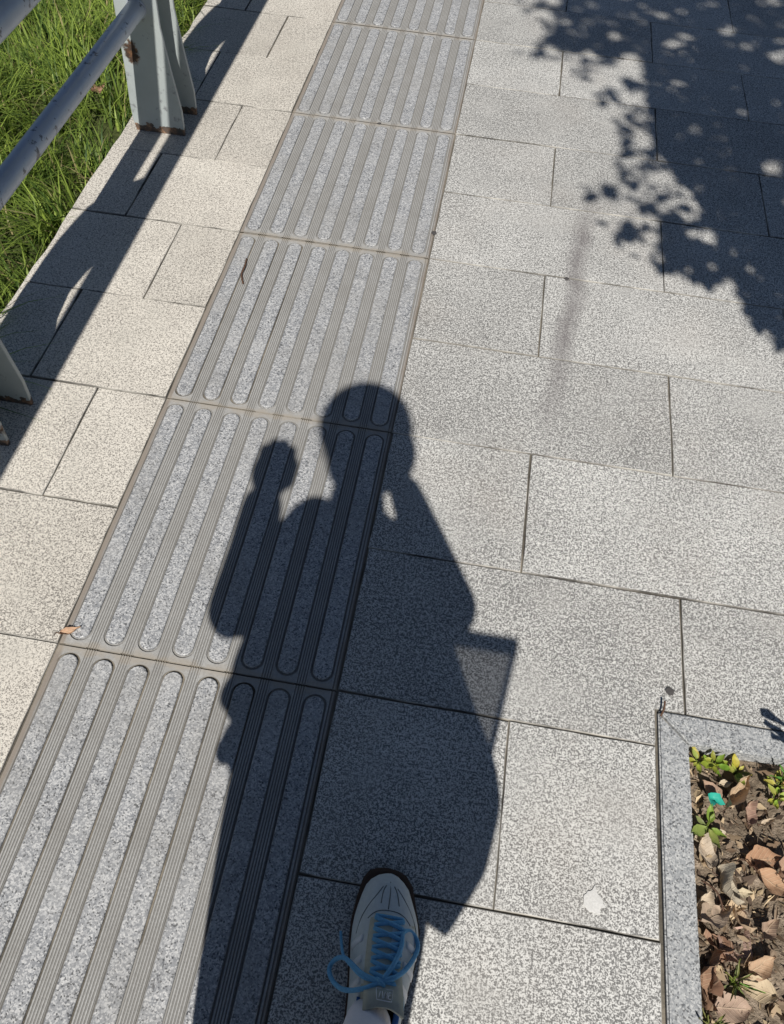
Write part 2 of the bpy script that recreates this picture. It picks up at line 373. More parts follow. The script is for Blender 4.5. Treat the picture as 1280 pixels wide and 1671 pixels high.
# tactile guiding tiles: ribbed ground with eight raised bars each
BARW, PITCH, NB, TL = .0335, .0625, 8, .6
def tile_ground():
    prof = [(.0012, -.0035), (.0012, -.0018), (.0058, -.0020)]
    V, F = [], []
    for b in range(NB):
        c = .0300 + b*PITCH
        l, r_ = c-BARW/2-.0032, c+BARW/2+.0032
        prof += [(l, -.0016), (l+.0012, -.0042), (r_-.0012, -.0042), (r_, -.0012)]
        end = .0300 + (b+1)*PITCH - BARW/2 - .0032 if b < NB-1 else .4985
        nr = 5 if b < NB-1 else 2; w = (end-r_)/nr
        for q in range(nr):
            x = r_ + q*w
            prof += [(x+w*.18, -.0005), (x+w*.62, -.0005), (x+w*.74, -.0026), (x+w*.92, -.0026)]
    prof += [(.4988, -.0035)]
    for y in (-TL/2+.0015, TL/2-.0015):
        for x, z in prof: V.append((x-.25, y, z))
    n = len(prof)
    for i in range(n-1): F.append((i, i+1, n+i+1, n+i))
    # pads closing each bar's moat at both tile ends
    for b in range(NB):
        c = .0300 + b*PITCH - .25; R = BARW/2 + .0045
        for sgn in (-1, 1):
            ye = sgn*(TL/2-.0018); yc = sgn*(TL/2-.016-BARW/2)
            o = len(V); k = 10
            for i in range(k+1):
                a = PI*i/k; x = c - R*math.cos(a); V.append((x, yc + sgn*R*math.sin(a), -.0009)); V.append((x, ye, -.0009))
            for i in range(k): F.append((o+2*i, o+2*i+2, o+2*i+3, o+2*i+1))
            o2 = len(V)
            for i in range(k+1):
                V.append((V[o+2*i][0], V[o+2*i][1], -.0042))
            for i in range(k): F.append((o+2*i, o2+i, o2+i+1, o+2*i+2))
    return mesh('tactile_tile', V, F)
def bar_mesh(seed):
    r = random.Random(seed); R = BARW/2; h = TL/2 - .016 - R; out = []
    k = 7
    for i in range(k+1): a = PI*i/k; out.append((R*math.cos(a), h + R*math.sin(a)))
    for t in (.5, 0, -.5): out.append((-R + r.uniform(-.0006, .0006), h*t))
    for i in range(k+1): a = PI + PI*i/k; out.append((R*math.cos(a), -h + R*math.sin(a)))
    for t in (-.5, 0, .5): out.append((R + r.uniform(-.0006, .0006), h*t))
    n = len(out); V = []
    for ins, z in ((0, -.0044), (0, .0008), (.0014, .0022)):
        for x, y in out:
            L = math.hypot(x, y-max(-h, min(h, y))) or 1; yy = max(-h, min(h, y))
            V.append((x - x/R*ins if abs(y) <= h else x*(1-ins/R), y if abs(y) <= h else yy + (y-yy)*(1-ins/R), z))
    F = [tuple(2*n+i for i in range(n))]
    for lv in (0, 1):
        for i in range(n): F.append((lv*n+i, lv*n+(i+1) % n, (lv+1)*n+(i+1) % n, (lv+1)*n+i))
    return mesh('raised_bar', V, F)
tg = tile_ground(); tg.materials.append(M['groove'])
bars = [bar_mesh(s) for s in range(4)]
for bmx in bars: bmx.materials.append(M['tactile'])
for i in range(int(PY0/.6), int(PY1/.6)):
    r = random.Random(i+50)
    t = link('tactile_tile', tg, None, pavement); t.location = (.25, i*.6+.3, r.uniform(-.0008, .0004)); t.rotation_euler = (r.uniform(-.002, .002), r.uniform(-.002, .002), 0)
    for b in range(NB):
        o = link('raised_bar', bars[r.randrange(4)], None, t); o.location = (.0300 + b*PITCH - .25, 0, 0); o.rotation_euler = (0, 0, PI*r.randrange(2))

# far pavement beyond the pavers that can be told apart
def far_mat():
    k = NT('far_pavement', .85, .25); p = k.pos(); bt = k.t.nodes.new('ShaderNodeTexBrick'); k.l(p, bt.inputs['Vector'])
    bt.inputs['Scale'].default_value = 1.0; bt.inputs['Brick Width'].default_value = .6; bt.inputs['Row Height'].default_value = .3; bt.inputs['Mortar Size'].default_value = .002
    bt.inputs['Color1'].default_value = (.38, .37, .345, 1); bt.inputs['Color2'].default_value = (.42, .41, .38, 1); bt.inputs['Mortar'].default_value = (.1, .09, .08, 1)
    k.col(k.mix(k.noise(p, 165, 2.5), k.mix(.4, bt.outputs[0], (.16, .155, .15)), bt.outputs[0])); return k.m
M['far'] = far_mat()
V, F = [], []
for (x0, x1, y0, y1) in [(LEFT, 9, PY1, 30), (LEFT, 9, -20, PY0), (PX1, 9, PY0, PY1)]:
    V, F = merge((V, F), box_geo(x0, x1, y0, y1, -.09, -.001))
tag(link('outer_pavement', mesh('outer_pavement', V, F), M['far']), kind='structure')

# ------------------------------------------------------------------ tree pit: soil and kerb stones
N = 64; V = []; F = []
x0, x1, y0, y1 = PITX0+.03, PITX1-.03, PITY0+.03, PITY1-.03
for j in range(N+1):
    for i in range(N+1):
        x = x0+(x1-x0)*i/N; y = y0+(y1-y0)*j/N
        z = -.030 + .016*noise.noise((x*9, y*9, 1)) + .008*noise.noise((x*28, y*28, 4)) + .004*noise.noise((x*70, y*70, 9))
        V.append((x, y, z))
for j in range(N):
    for i in range(N): a = j*(N+1)+i; F.append((a, a+1, a+N+2, a+N+1))
pit = tag(link('tree_pit', mesh('tree_pit', V, F), M['soil'], smooth=True), kind='structure')
KW = .050
def kerb_stone(pts, name='kerb_stone'):
    """pts: outline counter-clockwise; a chamfered granite strip"""
    cx = sum(p[0] for p in pts)/len(pts); cy = sum(p[1] for p in pts)/len(pts)
    bm = bmesh.new(); vs_ = [bm.verts.new((p[0]-cx, p[1]-cy, 0)) for p in pts]; f = bm.faces.new(vs_)
    ex = bmesh.ops.extrude_face_region(bm, geom=[f]); bmesh.ops.translate(bm, vec=(0, 0, -.10), verts=[e for e in ex['geom'] if isinstance(e, bmesh.types.BMVert)])
    top = [e for e in bm.edges if all(abs(v.co.z) < 1e-5 for v in e.verts)]
    bmesh.ops.bevel(bm, geom=top, offset=.0028, segments=2, affect='EDGES')
    o = link(name, bm_mesh(name, bm), M['kerb'], pit); o.location = (cx, cy, .004); return o
a0, a1, b0, b1 = PITX0, PITX1, PITY0, PITY1; k = KW
kerb_stone([(a0, -.560), (a0+k, -.560), (a0+k, b1-k-.004), (a0, b1-.0045)])
kerb_stone([(a0, b0), (a0+k, b0+k), (a0+k, -.563), (a0, -.563)])
kerb_stone([(a0+.0015, b1), (a0+k+.0015, b1-k), (1.700, b1-k), (1.700, b1)])
kerb_stone([(1.703, b1-k), (a1-k, b1-k), (a1, b1), (1.703, b1)])
kerb_stone([(a1-k, b0+k), (a1, b0+.002), (a1, b1-.002), (a1-k, b1-k-.002)])
kerb_stone([(a0+.002, b0), (a1-.002, b0), (a1-k-.002, b0+k), (a0+k+.002, b0+k)])

# ------------------------------------------------------------------ grass verge
def blades(n, xr, yr, hmin, hmax, seed, dens=None):
    g = np.random.default_rng(seed)
    x = g.uniform(*xr, n); y = g.uniform(*yr, n)
    if dens is not None:
        kp = g.random(n) < dens(x, y); x, y = x[kp], y[kp]; n = len(x)
    # clumped lean and height
    cl = np.array([[noise.noise((a*3.2, b*3.2, 2)), noise.noise((a*3.2, b*3.2, 7)), noise.noise((a*2.3, b*2.3, 12)), noise.noise((a*6, b*6, 20))] for a, b in zip(x, y)])
    ang = np.arctan2(cl[:, 1], cl[:, 0]) + g.normal(0, 1.1, n)
    h = (hmin + (hmax-hmin)*g.random(n)**1.4)*np.clip(1 + .9*cl[:, 2], .35, 2); bend = np.clip(g.normal(.85, .38, n) + .4*cl[:, 3], .1, 1.7)
    w = g.uniform(.0014, .0040, n)
    dx, dy = np.cos(ang), np.sin(ang); px, py = -dy, dx
    z0 = -.088
    S = 4; V = np.zeros((n, 2*S+1, 3))
    for s in range(S+1):
        t = s/S; off = h*bend*t**1.8*.9; zz = z0 + h*(t - .42*bend*t**2.2); ww = w*(1-t**1.6)
        if s < S:
            for q, sg in ((0, -1), (1, 1)):
                V[:, 2*s+q, 0] = x+dx*off+px*ww*sg; V[:, 2*s+q, 1] = y+dy*off+py*ww*sg; V[:, 2*s+q, 2] = zz
        else:
            V[:, 2*S, 0] = x+dx*off; V[:, 2*S, 1] = y+dy*off; V[:, 2*S, 2] = zz
    faces = []
    base = np.arange(n)*(2*S+1)
    quads = np.concatenate([np.stack([base+2*s, base+2*s+1, base+2*s+3, base+2*s+2], 1) for s in range(S-1)])
    tris = np.stack([base+2*S-2, base+2*S-1, base+2*S], 1)
    me = bpy.data.meshes.new('grass'); nv = n*(2*S+1); me.vertices.add(nv); me.vertices.foreach_set('co', V.reshape(-1))
    loops = np.concatenate([quads.reshape(-1), tris.reshape(-1)]); me.loops.add(len(loops)); me.loops.foreach_set('vertex_index', loops.astype(np.int32))
    starts = np.concatenate([np.arange(len(quads))*4, len(quads)*4 + np.arange(len(tris))*3]); me.polygons.add(len(starts)); me.polygons.foreach_set('loop_start', starts.astype(np.int32))
    me.update(calc_edges=True); me.validate()
    c0 = np.array([.045, .095, .018]); c1 = np.array([.36, .47, .085]); cd = np.array([.42, .36, .17])
    t = np.clip(g.normal(.45, .3, n)+.35*cl[:, 2], 0, 1)[:, None]; col = c0*(1-t)+c1*t
    dry = g.random(n) < .07; col[dry] = cd*g.uniform(.6, 1.1, (dry.sum(), 1))
    at = me.attributes.new('tint', 'FLOAT_COLOR', 'POINT'); cc = np.ones((n, 2*S+1, 4)); cc[:, :, :3] = col[:, None, :]
    at.data.foreach_set('color', cc.reshape(-1)); return me
def dens(x, y):
    d = np.ones_like(x); d *= np.where(((x+.60)/.10)**2 + ((y-1.66)/.13)**2 < 1, .22, 1)
    d *= np.where(x > -.470, 0, 1)
    cl = np.array([noise.noise((a*7, b*7, 31)) for a, b in zip(x, y)]); return d*np.clip(.62+1.3*cl, .12, 1)
gm = blades(60000, (-1.75, -.46), (-.3, 4.4), .07, .21, 3, dens)
tag(link('grass', gm, M['grass']), 'long green lawn grass beside the pavement behind the metal railing', 'grass', kind='stuff')

# ------------------------------------------------------------------ railing
FL = [(0, -.415), (.03, -.419), (.07, -.420), (.16, -.413), (.25, -.409), (.35, -.404), (.50, -.385), (.60, -.369), (.68, -.351), (.76, -.331), (.83, -.296), (.90, -.248), (.935, -.215)]
FR = [(0, -.271), (.03, -.270), (.07, -.269), (.18, -.281), (.29, -.291), (.36, -.289), (.45, -.285), (.55, -.268), (.64, -.246), (.74, -.212), (.82, -.180), (.90, -.152), (.935, -.146)]
FT = .010
def fin_mesh():
    bm = bmesh.new(); n = len(FL); lf, rf = [], []
    ox = -.34
    for (z, x) in FL: lf.append((x-ox, z))
    for (z, x) in FR: rf.append((x-ox, z))
    grid = []
    for y in (-FT/2, FT/2):
        grid.append(([bm.verts.new((x, y, z)) for x, z in lf], [bm.verts.new((x, y, z)) for x, z in rf]))
    for s, (L, R) in enumerate(grid):
        for i in range(n-1): bm.faces.new((L[i], R[i], R[i+1], L[i+1]))
    for side in (0, 1):
        A, B = grid[0][side], grid[1][side]
        for i in range(n-1): bm.faces.new((A[i], A[i+1], B[i+1], B[i]))
    for i in (0, n-1): bm.faces.new((grid[0][0][i], grid[0][1][i], grid[1][1][i], grid[1][0][i]))
    bmesh.ops.recalc_face_normals(bm, faces=bm.faces[:])
    ed = [e for e in bm.edges if len(e.link_faces) == 2 and e.calc_face_angle() > 1.0 and e.verts[0].co.z + e.verts[1].co.z > .01]
    bmesh.ops.bevel(bm, geom=ed, offset=.0012, segments=1, affect='EDGES'); return bm_mesh('post_plate', bm)
fin = fin_mesh(); fin.materials.append(M['steel'])
railing = tag(empty('metal_railing', (-.34, 1.66, 0)), 'weathered grey painted steel railing with paired curved post plates along the lawn', 'railing')
for p in range(-3, 5):
    yb = 1.66 + p*1.193
    for dy in (-.058, .058):
        o = link('post_plate', fin, None, railing); o.location = (0, yb+dy-1.66, 0)
def rail(x, z, r, name):
    V, F = tube_geo([(0, y, 0) for y in np.linspace(-3.0, 5.4, 29)], r, 20)
    me = mesh(name, V, F); o = link(name, me, M['rail'], railing, smooth=True); o.location = (x+.34, -.0, z); return o
rail(-.345, .335, .0238, 'lower_rail'); rail(-.307, .605, .027, 'middle_rail'); rail(-.272, .80, .0238, 'upper_rail'); rail(-.176, .955, .034, 'hand_rail')
# weld collars where the rails meet the plates
for p in range(-1, 3):
    for dy in (-.058, .058):
        for (x, z, r) in ((-.345, .335, .0238), (-.307, .605, .027)):
            V, F = tube_geo([(0, -.0085, 0), (0, .0085, 0)], r+.0028, 20); o = link('weld_collar', mesh('weld_collar', V, F), M['rail'], railing, smooth=False); o.location = (x+.34, p*1.193+dy, z)

# ------------------------------------------------------------------ street tree in the pit (above the frame; throws the leaf shadows)
TX, TY = 1.66, -.54
tree = tag(empty('street_tree', (TX, TY, -.03)), 'leafy street tree standing in the soil of the tree pit', 'tree')
def S2(sx, sy, d): z = (sy - (TY+d))/.9; return Vector((sx + .113*z, TY+d, z))
trunk_pts = [(0, 0, -.05), (.0, .0, .12), (.01, .01, .6), (0, .02, 1.2), (.02, 0, 1.9), (.0, -.02, 2.6), (.03, 0, 3.4), (.0, .03, 4.2)]
tv = spline(trunk_pts, 5); rad = [max(.018, .085*(1-.19*p.z) + (.03 if p.z < .1 else 0)) for p in tv]
geos = [tube_geo(tv, rad, 14)]
rr = random.Random(5)
for i in range(15):
    z = 1.7 + i*.15; sx, sy = rr.uniform(1.35, 2.2), (z+.5)*.9 - .54 + rr.uniform(.1, .3)
    p3 = S2(sx, sy, rr.uniform(-.45, .45)) - Vector((TX, TY, -.03)); p0 = Vector((0, 0, z)); p3.z = max(p3.z, z+.15)
    pts = [p0, p0.lerp(p3, .35)+Vector((0, 0, -.04)), p0.lerp(p3, .7)+Vector((0, 0, -.03)), p3]
    sp = spline(pts, 3); geos.append(tube_geo(sp, [.022*(1-j/len(sp))+.004 for j in range(len(sp))], 6))
V, F = merge(*geos); link('trunk', mesh('trunk', V, F), M['bark'], tree, smooth=True)
POLY = [(0.758, 2.861), (0.80, 2.672), (0.76, 2.53), (0.73, 2.46), (0.79, 2.44), (0.90, 2.41), (0.985, 2.37), (1.03, 2.46), (1.075, 2.326), (1.075, 2.199), (1.085, 2.067), (1.085, 1.939), (1.10, 1.823), (1.14, 1.778), (1.18, 1.666), (1.22, 1.629), (1.245, 1.565), (1.163, 1.545), (1.12, 1.545), (1.11, 1.457), (1.10, 1.37), (1.12, 1.30), (1.155, 1.275), (1.21, 1.25), (1.25, 1.22), (1.30, 1.19), (1.325, 1.12), (1.36, 1.10), (1.395, 1.00), (1.45, .94), (1.6, .88), (1.8, .9), (2.05, 1.05), (2.3, 1.35), (2.5, 1.8), (2.6, 2.4), (2.5, 3.0), (2.2, 3.6), (1.8, 4.0), (1.4, 4.0), (1.0, 3.7), (.78, 3.3)]
SING = [(0.656, 2.712), (0.685, 2.735), (0.738, 2.734), (0.745, 2.584), (0.708, 2.346), (0.722, 2.350), (0.795, 2.394), (0.871, 2.29), (0.883, 2.253), (0.943, 2.144), (0.967, 2.12), (1.004, 1.895), (1.0, 1.841), (1.025, 1.796), (0.996, 1.701), (1.031, 1.721), (0.922, 1.587), (0.942, 1.61), (0.969, 1.604), (0.976, 1.448), (1.002, 1.465), (1.021, 1.442), (1.049, 1.56), (1.076, 1.554), (1.07, 1.298), (1.104, 1.631), (1.068, 1.832), (1.059, 1.753), (1.029, 2.22), (0.997, 2.227), (0.934, 2.339), (1.128, 1.533), (1.037, 1.674), (0.989, 1.414), (1.08, 1.321), (1.026, 1.997), (1.042, 2.044), (.71, 2.70), (.775, 2.62), (.76, 2.44), (.85, 2.42)]
HOLES = [(1.03, 2.389, 0.05), (1.039, 1.851, 0.028), (1.093, 1.712, 0.032), (1.229, 1.463, 0.037), (1.243, 1.44, 0.027), (1.177, 1.468, 0.02), (1.177, 1.59, 0.028), (1.263, 1.24, 0.035), (1.165, 2.545, 0.035), (1.218, 2.622, 0.026), (1.38, 2.712, 0.023), (1.395, 2.09, 0.03), (1.498, 2.582, 0.035), (1.443, 1.846, 0.037), (1.583, 2.981, 0.033), (0.973, 2.529, 0.026), (0.888, 2.642, 0.022), (1.567, 2.609, 0.022), (0.964, 2.654, 0.022), (1.268, 2.627, 0.022), (1.378, 2.143, 0.02), (1.25, 2.761, 0.016), (1.138, 2.778, 0.02), (1.53, 2.55, .03)]
def inside(x, y, P=POLY):
    c = False; n = len(P); j = n-1
    for i in range(n):
        if (P[i][1] > y) != (P[j][1] > y) and x < (P[j][0]-P[i][0])*(y-P[i][1])/(P[j][1]-P[i][1]) + P[i][0]: c = not c
        j = i
    return c
def crown():
    r = random.Random(21); pts = []
    while len(pts) < 16000:
        sx, sy = r.uniform(.65, 2.62), r.uniform(.85, 4.05)
        if not inside(sx, sy): continue
        if any((sx-h[0])**2 + ((sy-h[1])*.8)**2 < (h[2]*.85+.004)**2 for h in HOLES): continue
        cx, cy = 1.68, 2.45; rad_ = math.hypot((sx-cx)/1.0, (sy-cy)/1.55); dep = .75*math.sqrt(max(.06, 1-min(1, rad_)**2))
        pts.append((sx, sy, r.uniform(-dep, dep), r.uniform(.045, .075)))
    for sx, sy in SING:
        for q_ in range(4): pts.append((sx + r.gauss(0, .014 + .006*q_), sy + r.gauss(0, .014 + .006*q_), r.uniform(-.2, .2), r.uniform(.035, .07)))
    for i in range(len(SING)):            # thin fill towards the solid crown
        a_, b_ = SING[i]; k_ = min(POLY, key=lambda q_: (q_[0]-a_)**2+(q_[1]-b_)**2)
        for t in (.35, .7): pts.append((a_+(k_[0]-a_)*t + r.gauss(0, .012), b_+(k_[1]-b_)*t + r.gauss(0, .012), r.uniform(-.2, .2), r.uniform(.03, .055)))
    V, F, col = [], [], []
    for sx, sy, d, L in pts:
        p = S2(sx, sy, d) - Vector((TX, TY, -.03))
        q = Matrix.Rotation(r.uniform(0, 2*PI), 3, 'Z') @ Matrix.Rotation(r.gauss(0, .55), 3, 'X') @ Matrix.Rotation(r.gauss(.2, .5), 3, 'Y')
        W = L*r.uniform(.5, .68); o = len(V)
        for (a, b, c) in ((-.5, 0, 0), (-.2, -.42, .06), (-.2, .42, .06), (.15, -.46, .05), (.15, .46, .05), (.5, 0, -.06), (-.2, 0, -.02), (.15, 0, -.03)):
            V.append(p + q @ Vector((a*L, b*W, c*L)))
        F += [(o, o+1, o+6), (o, o+6, o+2), (o+1, o+3, o+7, o+6), (o+6, o+7, o+4, o+2), (o+3, o+5, o+7), (o+7, o+5, o+4)]
        t = r.random(); cc = (.045+.05*t, .085+.07*t, .02+.015*t, 1); col += [cc]*8
    me = mesh('crown', V, F); at = me.attributes.new('tint', 'FLOAT_COLOR', 'POINT'); at.data.foreach_set('color', np.array(col, dtype=np.float32).reshape(-1)); return me
link('crown', crown(), M['crown'], tree)
#NEXT
# ------------------------------------------------------------------ leaves, weeds and litter in the tree pit
def leaf_mesh(L, W, curl, seed, nx=12, ny=7, pointed=1.0, wav=.12):
    r = random.Random(seed); V, F = [], []
    ph = r.uniform(0, 6); side = r.uniform(-.5, .5)
    for i in range(nx+1):
        t = i/nx; w = W*.5*math.sin(PI*min(1, t**.85*.97+.015))**(.95*pointed); x = (t-.5)*L
        w *= 1 + wav*math.sin(t*9+ph) + .22*wav/.12*noise.noise((t*7, ph, seed*.3)); w = max(w, .0004)
        for j in range(ny):
            u = (j/(ny-1))*2-1
            z = curl*L*(u*u*.35 + (t-.5)**2*.8) + .06*L*math.sin(t*7+ph+u*2.5)*abs(u) + side*curl*L*u*t*.5 - .02*L*(1-abs(u))
            z += .11*L*curl*2*noise.noise((t*5+ph, u*2.5+ph, seed*.37)) + .035*L*noise.noise((t*15+ph, u*8, seed*.11))
            V.append((x + .05*L*abs(u)*math.sin(ph+t*4), u*w*(1-.25*curl*abs(u)) + .02*L*noise.noise((t*9, u*5, seed*.7)), z))
    for i in range(nx):
        for j in range(ny-1): a = i*ny+j; F.append((a, a+1, a+ny+1, a+ny))
    zmin = min(v[2] for v in V); V = [(x, y, z-zmin) for x, y, z in V]
    return mesh('leaf', V, F)
def dry_leaf(x, y, L, W, rot, curl, color, label, z=-.022, tilt=(0, 0), pointed=1.0):
    seed = int(abs(x*1000)+abs(y*7000)); L *= .76; W *= .74
    gr = sum(color)/3; color = tuple(gr + (c_-gr)*.70 for c_ in color)
    o = link('dry_leaf', leaf_mesh(L, W, curl, seed, pointed=pointed), M['dry'], smooth=True); o.location = (x, y, z); o.rotation_euler = (tilt[0], tilt[1], rot); o.color = (*color, 1)
    t = leaf_mesh(L, W, curl, seed, pointed=pointed); zb = t.vertices[2].co.z
    V, F = tube_geo([(-L*.5, 0, zb+.001), (-L*.62, .003, zb+.003), (-L*.74, -.002, zb+.006)], [.0011, .0009, .0007], 5); link('leaf_stalk', mesh('leaf_stalk', V, F), M['twig'], o)
    bpy.data.meshes.remove(t)
    return tag(o, label, 'leaf', 'dry leaves')
TAN, CREAM, ORG, PNK, BRN = (.55, .36, .20), (.66, .54, .36), (.52, .27, .12), (.58, .36, .26), (.26, .12, .06)
LV = [
 (1.184, -.052, .115, .042, .95, .55, (.66, .45, .24), 'long pale tan curled leaf lying across the top of the soil bed', (.15, .2)),
 (1.146, -.056, .062, .045, 2.4, .3, (.48, .29, .18), 'brown leaf beside the long tan leaf near the kerb corner', (0, -.2)),
 (1.201, -.083, .052, .034, 1.4, .6, (.47, .27, .18), 'small reddish brown leaf below the long tan leaf', (.4, 0)),
 (1.138, -.132, .070, .045, .3, .35, (.70, .60, .42), 'cream leaf under the broad leafed weed by the kerb', (-.2, .1)),
 (1.150, -.205, .080, .036, 1.9, .8, (.66, .58, .41), 'cream tightly curled leaf in the middle of the litter', (.6, 0)),
 (1.137, -.250, .075, .055, .5, .4, (.60, .44, .29), 'light brown broad leaf against the kerb, above the pink leaf', (-.3, .15)),
 (1.221, -.150, .072, .058, .2, .45, ORG, 'orange tan rounded leaf on bare soil at the right', (.1, -.25)),
 (1.236, -.186, .085, .048, -.4, .3, (.60, .33, .15), 'flat orange leaf just below the rounded one at the right', (-.1, .1)),
 (1.249, -.160, .060, .040, 1.2, .5, (.55, .32, .18), 'orange brown leaf tucked at the right end of the orange pair', (.2, .2)),
 (1.168, -.284, .078, .066, 1.0, .28, (.62, .39, .29), 'large pinkish rounded leaf lying flat in the lower litter', (-.15, .12)),
 (1.124, -.322, .085, .046, 1.35, .6, (.36, .17, .08), 'dark reddish brown leaf standing against the kerb', (.9, .1)),
 (1.199, -.305, .072, .050, .7, .5, (.60, .38, .20), 'tan curled leaf right of the pink rounded leaf', (.3, -.2)),
 (1.194, -.334, .075, .052, 2.9, .35, (.68, .53, .30), 'yellowish cream leaf lowest at the right of the litter', (-.2, 0)),
 (1.152, -.368, .080, .058, .1, .3, (.55, .37, .25), 'dull brown wide leaf at the bottom of the litter', (.05, .15)),
 (1.112, -.350, .070, .040, 1.6, .5, (.40, .21, .10), 'narrow dark leaf at the bottom squeezed along the kerb', (.7, 0)),
 (1.178, -.250, .055, .036, 2.2, .6, (.62, .43, .24), 'small tan leaf tilted up above the pink leaf', (.5, .3)),
 (1.119, -.232, .060, .038, 1.1, .5, (.64, .52, .35), 'pale leaf pressed against the kerb beside the curled one', (.4, -.2)),
 (1.127, -.158, .065, .040, 1.8, .5, (.66, .54, .38), 'pale buff leaf by the kerb below the broad leafed weed', (.3, 0)),
 (1.165, -.230, .045, .030, .2, .6, (.68, .50, .27), 'tiny yellowish leaf in the middle of the litter', (.2, .2)),
 (1.187, -.207, .034, .018, .1, .4, (.70, .60, .36), 'tiny straw coloured leaf scrap on bare soil', (0, 0)),
 (1.168, -.040, .034, .020, .3, .4, (.68, .56, .36), 'tiny cream leaf scrap above the long tan leaf', (0, 0)),
 (1.235, -.090, .036, .016, .5, .5, (.66, .52, .34), 'slim straw leaf scrap on soil at the right edge', (0, 0)),
 (1.140, -.290, .060, .042, 2.7, .5, (.40, .20, .10), 'dark brown leaf half under the pink rounded leaf', (.5, .2)),
 (1.215, -.255, .050, .034, .9, .5, (.46, .30, .19), 'grey brown leaf on the soil below the orange pair', (.1, .1)),
]
for i, (x, y, L, W, rot, curl, c, lab, tl) in enumerate(LV):
    dry_leaf(x, y, L, W, rot, curl, c, lab, z=-.024 + .004*(i % 3), tilt=tl)
dry_leaf(.0135, .024, .046, .019, .55, .35, (.72, .42, .22), 'single peach coloured leaf lying on the corner of a tactile tile', z=.003, tilt=(.12, 0))
dry_leaf(-.62, 1.80, .07, .04, 1.2, .5, (.42, .2, .1), 'brown dead leaf caught in the grass behind the rail', z=-.02, tilt=(.4, .3))
# crumbs of dry leaf, straw and earth
def crumbs():
    r = random.Random(3); V, F, col = [], [], []
    for i in range(9600):
        x = r.uniform(PITX0+.055, 1.75) if r.random() < .85 else r.uniform(1.75, PITX1-.06); y = r.uniform(PITY0+.06, PITY1-.055)
        L = abs(r.gauss(.004, .005))+.002 if i < 9360 else r.uniform(.008, .018); W = L*r.uniform(.12, .7); q = Matrix.Rotation(r.uniform(0, 6.3), 3, 'Z') @ Matrix.Rotation(r.gauss(0, .6), 3, 'X') @ Matrix.Rotation(r.gauss(0, .5), 3, 'Y')
        z = -.030 + .016*noise.noise((x*9, y*9, 1)) + .008*noise.noise((x*28, y*28, 4)) + .0025 + r.random()*.004; o = len(V); p = Vector((x, y, z))
        for a, b in ((-1, -.3), (.2, -1), (1, .2), (-.1, 1)): V.append(p + q @ Vector((a*L, b*W, r.uniform(-.15, .15)*L)))
        F += [(o, o+1, o+2), (o, o+2, o+3)]
        t = r.random(); c = [(.34, .25, .16), (.18, .12, .075), (.52, .40, .25), (.10, .07, .05), (.26, .19, .13)][r.randrange(5)]; col += [(*[k*(.7+.5*t) for k in c], 1)]*4
    me = mesh('leaf_crumbs', V, F); at = me.attributes.new('tint', 'FLOAT_COLOR', 'POINT'); at.data.foreach_set('color', np.array(col, dtype=np.float32).reshape(-1)); return me
tag(link('leaf_crumbs', crumbs(), M['litter']), 'crumbled brown leaf litter and straw over the soil', 'leaf litter', kind='stuff')
def weed(x, y, n, L, W, h, color, label, seed, spread=.6, narrow=False):
    r = random.Random(seed); t = tag(empty('weed', (x, y, -.026)), label, 'weed', 'weeds in the tree pit')
    geos = []
    for i in range(n):
        an = i*2.4 + r.uniform(-.4, .4); l = L*r.uniform(.45, 1.1)*(1 if L > .05 else .80); el = r.uniform(.1, spread) ; hh = h*r.uniform(.35, 1)
        base = Vector((math.cos(an)*.006, math.sin(an)*.006, hh))
        me = leaf_mesh(l, W*r.uniform(.7, 1.15)*l/L, .25, seed*31+i, 6, 3, 1.2 if narrow else .9, .05)
        o = link('leaf_blade', me, M['weed'], t, smooth=True)
        c = [k*r.uniform(.75, 1.25) for k in color]; o.color = (*c, 1)
        d = Vector((math.cos(an)*math.cos(el), math.sin(an)*math.cos(el), math.sin(el))); o.location = base + d*l*.5
        o.rotation_euler = (0, -el, an)
        geos.append(tube_geo([(0, 0, -.01), base*.6, base + d*.004], [.0014, .0011, .0008], 5))
    V, F = merge(*geos); link('stem', mesh('stem', V, F), M['weed'], t).color = (.22, .30, .06, 1)
YG = (.48, .50, .10); GR = (.16, .30, .05)
weed(1.128, -.008, 10, .028, .016, .014, YG, 'yellow green weed cluster in the kerb corner of the soil bed', 1)
weed(1.150, -.012, 8, .026, .015, .022, (.30, .40, .05), 'small low weed next to the corner weed cluster', 2)
weed(1.192, -.014, 8, .028, .015, .012, YG, 'bright green weed against the far kerb, above the long tan leaf', 3)
weed(1.133, -.118, 8, .042, .022, .030, (.33, .38, .10), 'broad leafed green weed beside the green plastic scrap', 4, .45)
weed(1.258, -.026, 9, .030, .016, .014, YG, 'yellow green weed at the right edge under the far kerb', 5)
weed(1.250, -.052, 9, .026, .014, .025, YG, 'second yellow green weed at the right edge, nearer than the first', 6)
weed(1.120, -.398, 12, .034, .006, .030, (.20, .30, .08), 'thin leaved grassy weed at the bottom by the kerb', 7, .9, True)
weed(1.160, -.335, 12, .040, .005, .020, (.24, .32, .10), 'sparse feathery weed between the lower leaves', 8, .7, True)
# taller spiky plants just right of the view, whose shadows reach the paving
weed(1.348, -.140, 34, .085, .006, .27, GR, 'tall spiky green plant in the soil bed right of the weeds', 9, 1.2, True)
weed(1.268, -.022, 9, .045, .004, .035, GR, 'short spiky green tuft close to the far kerb', 10, 1.2, True)
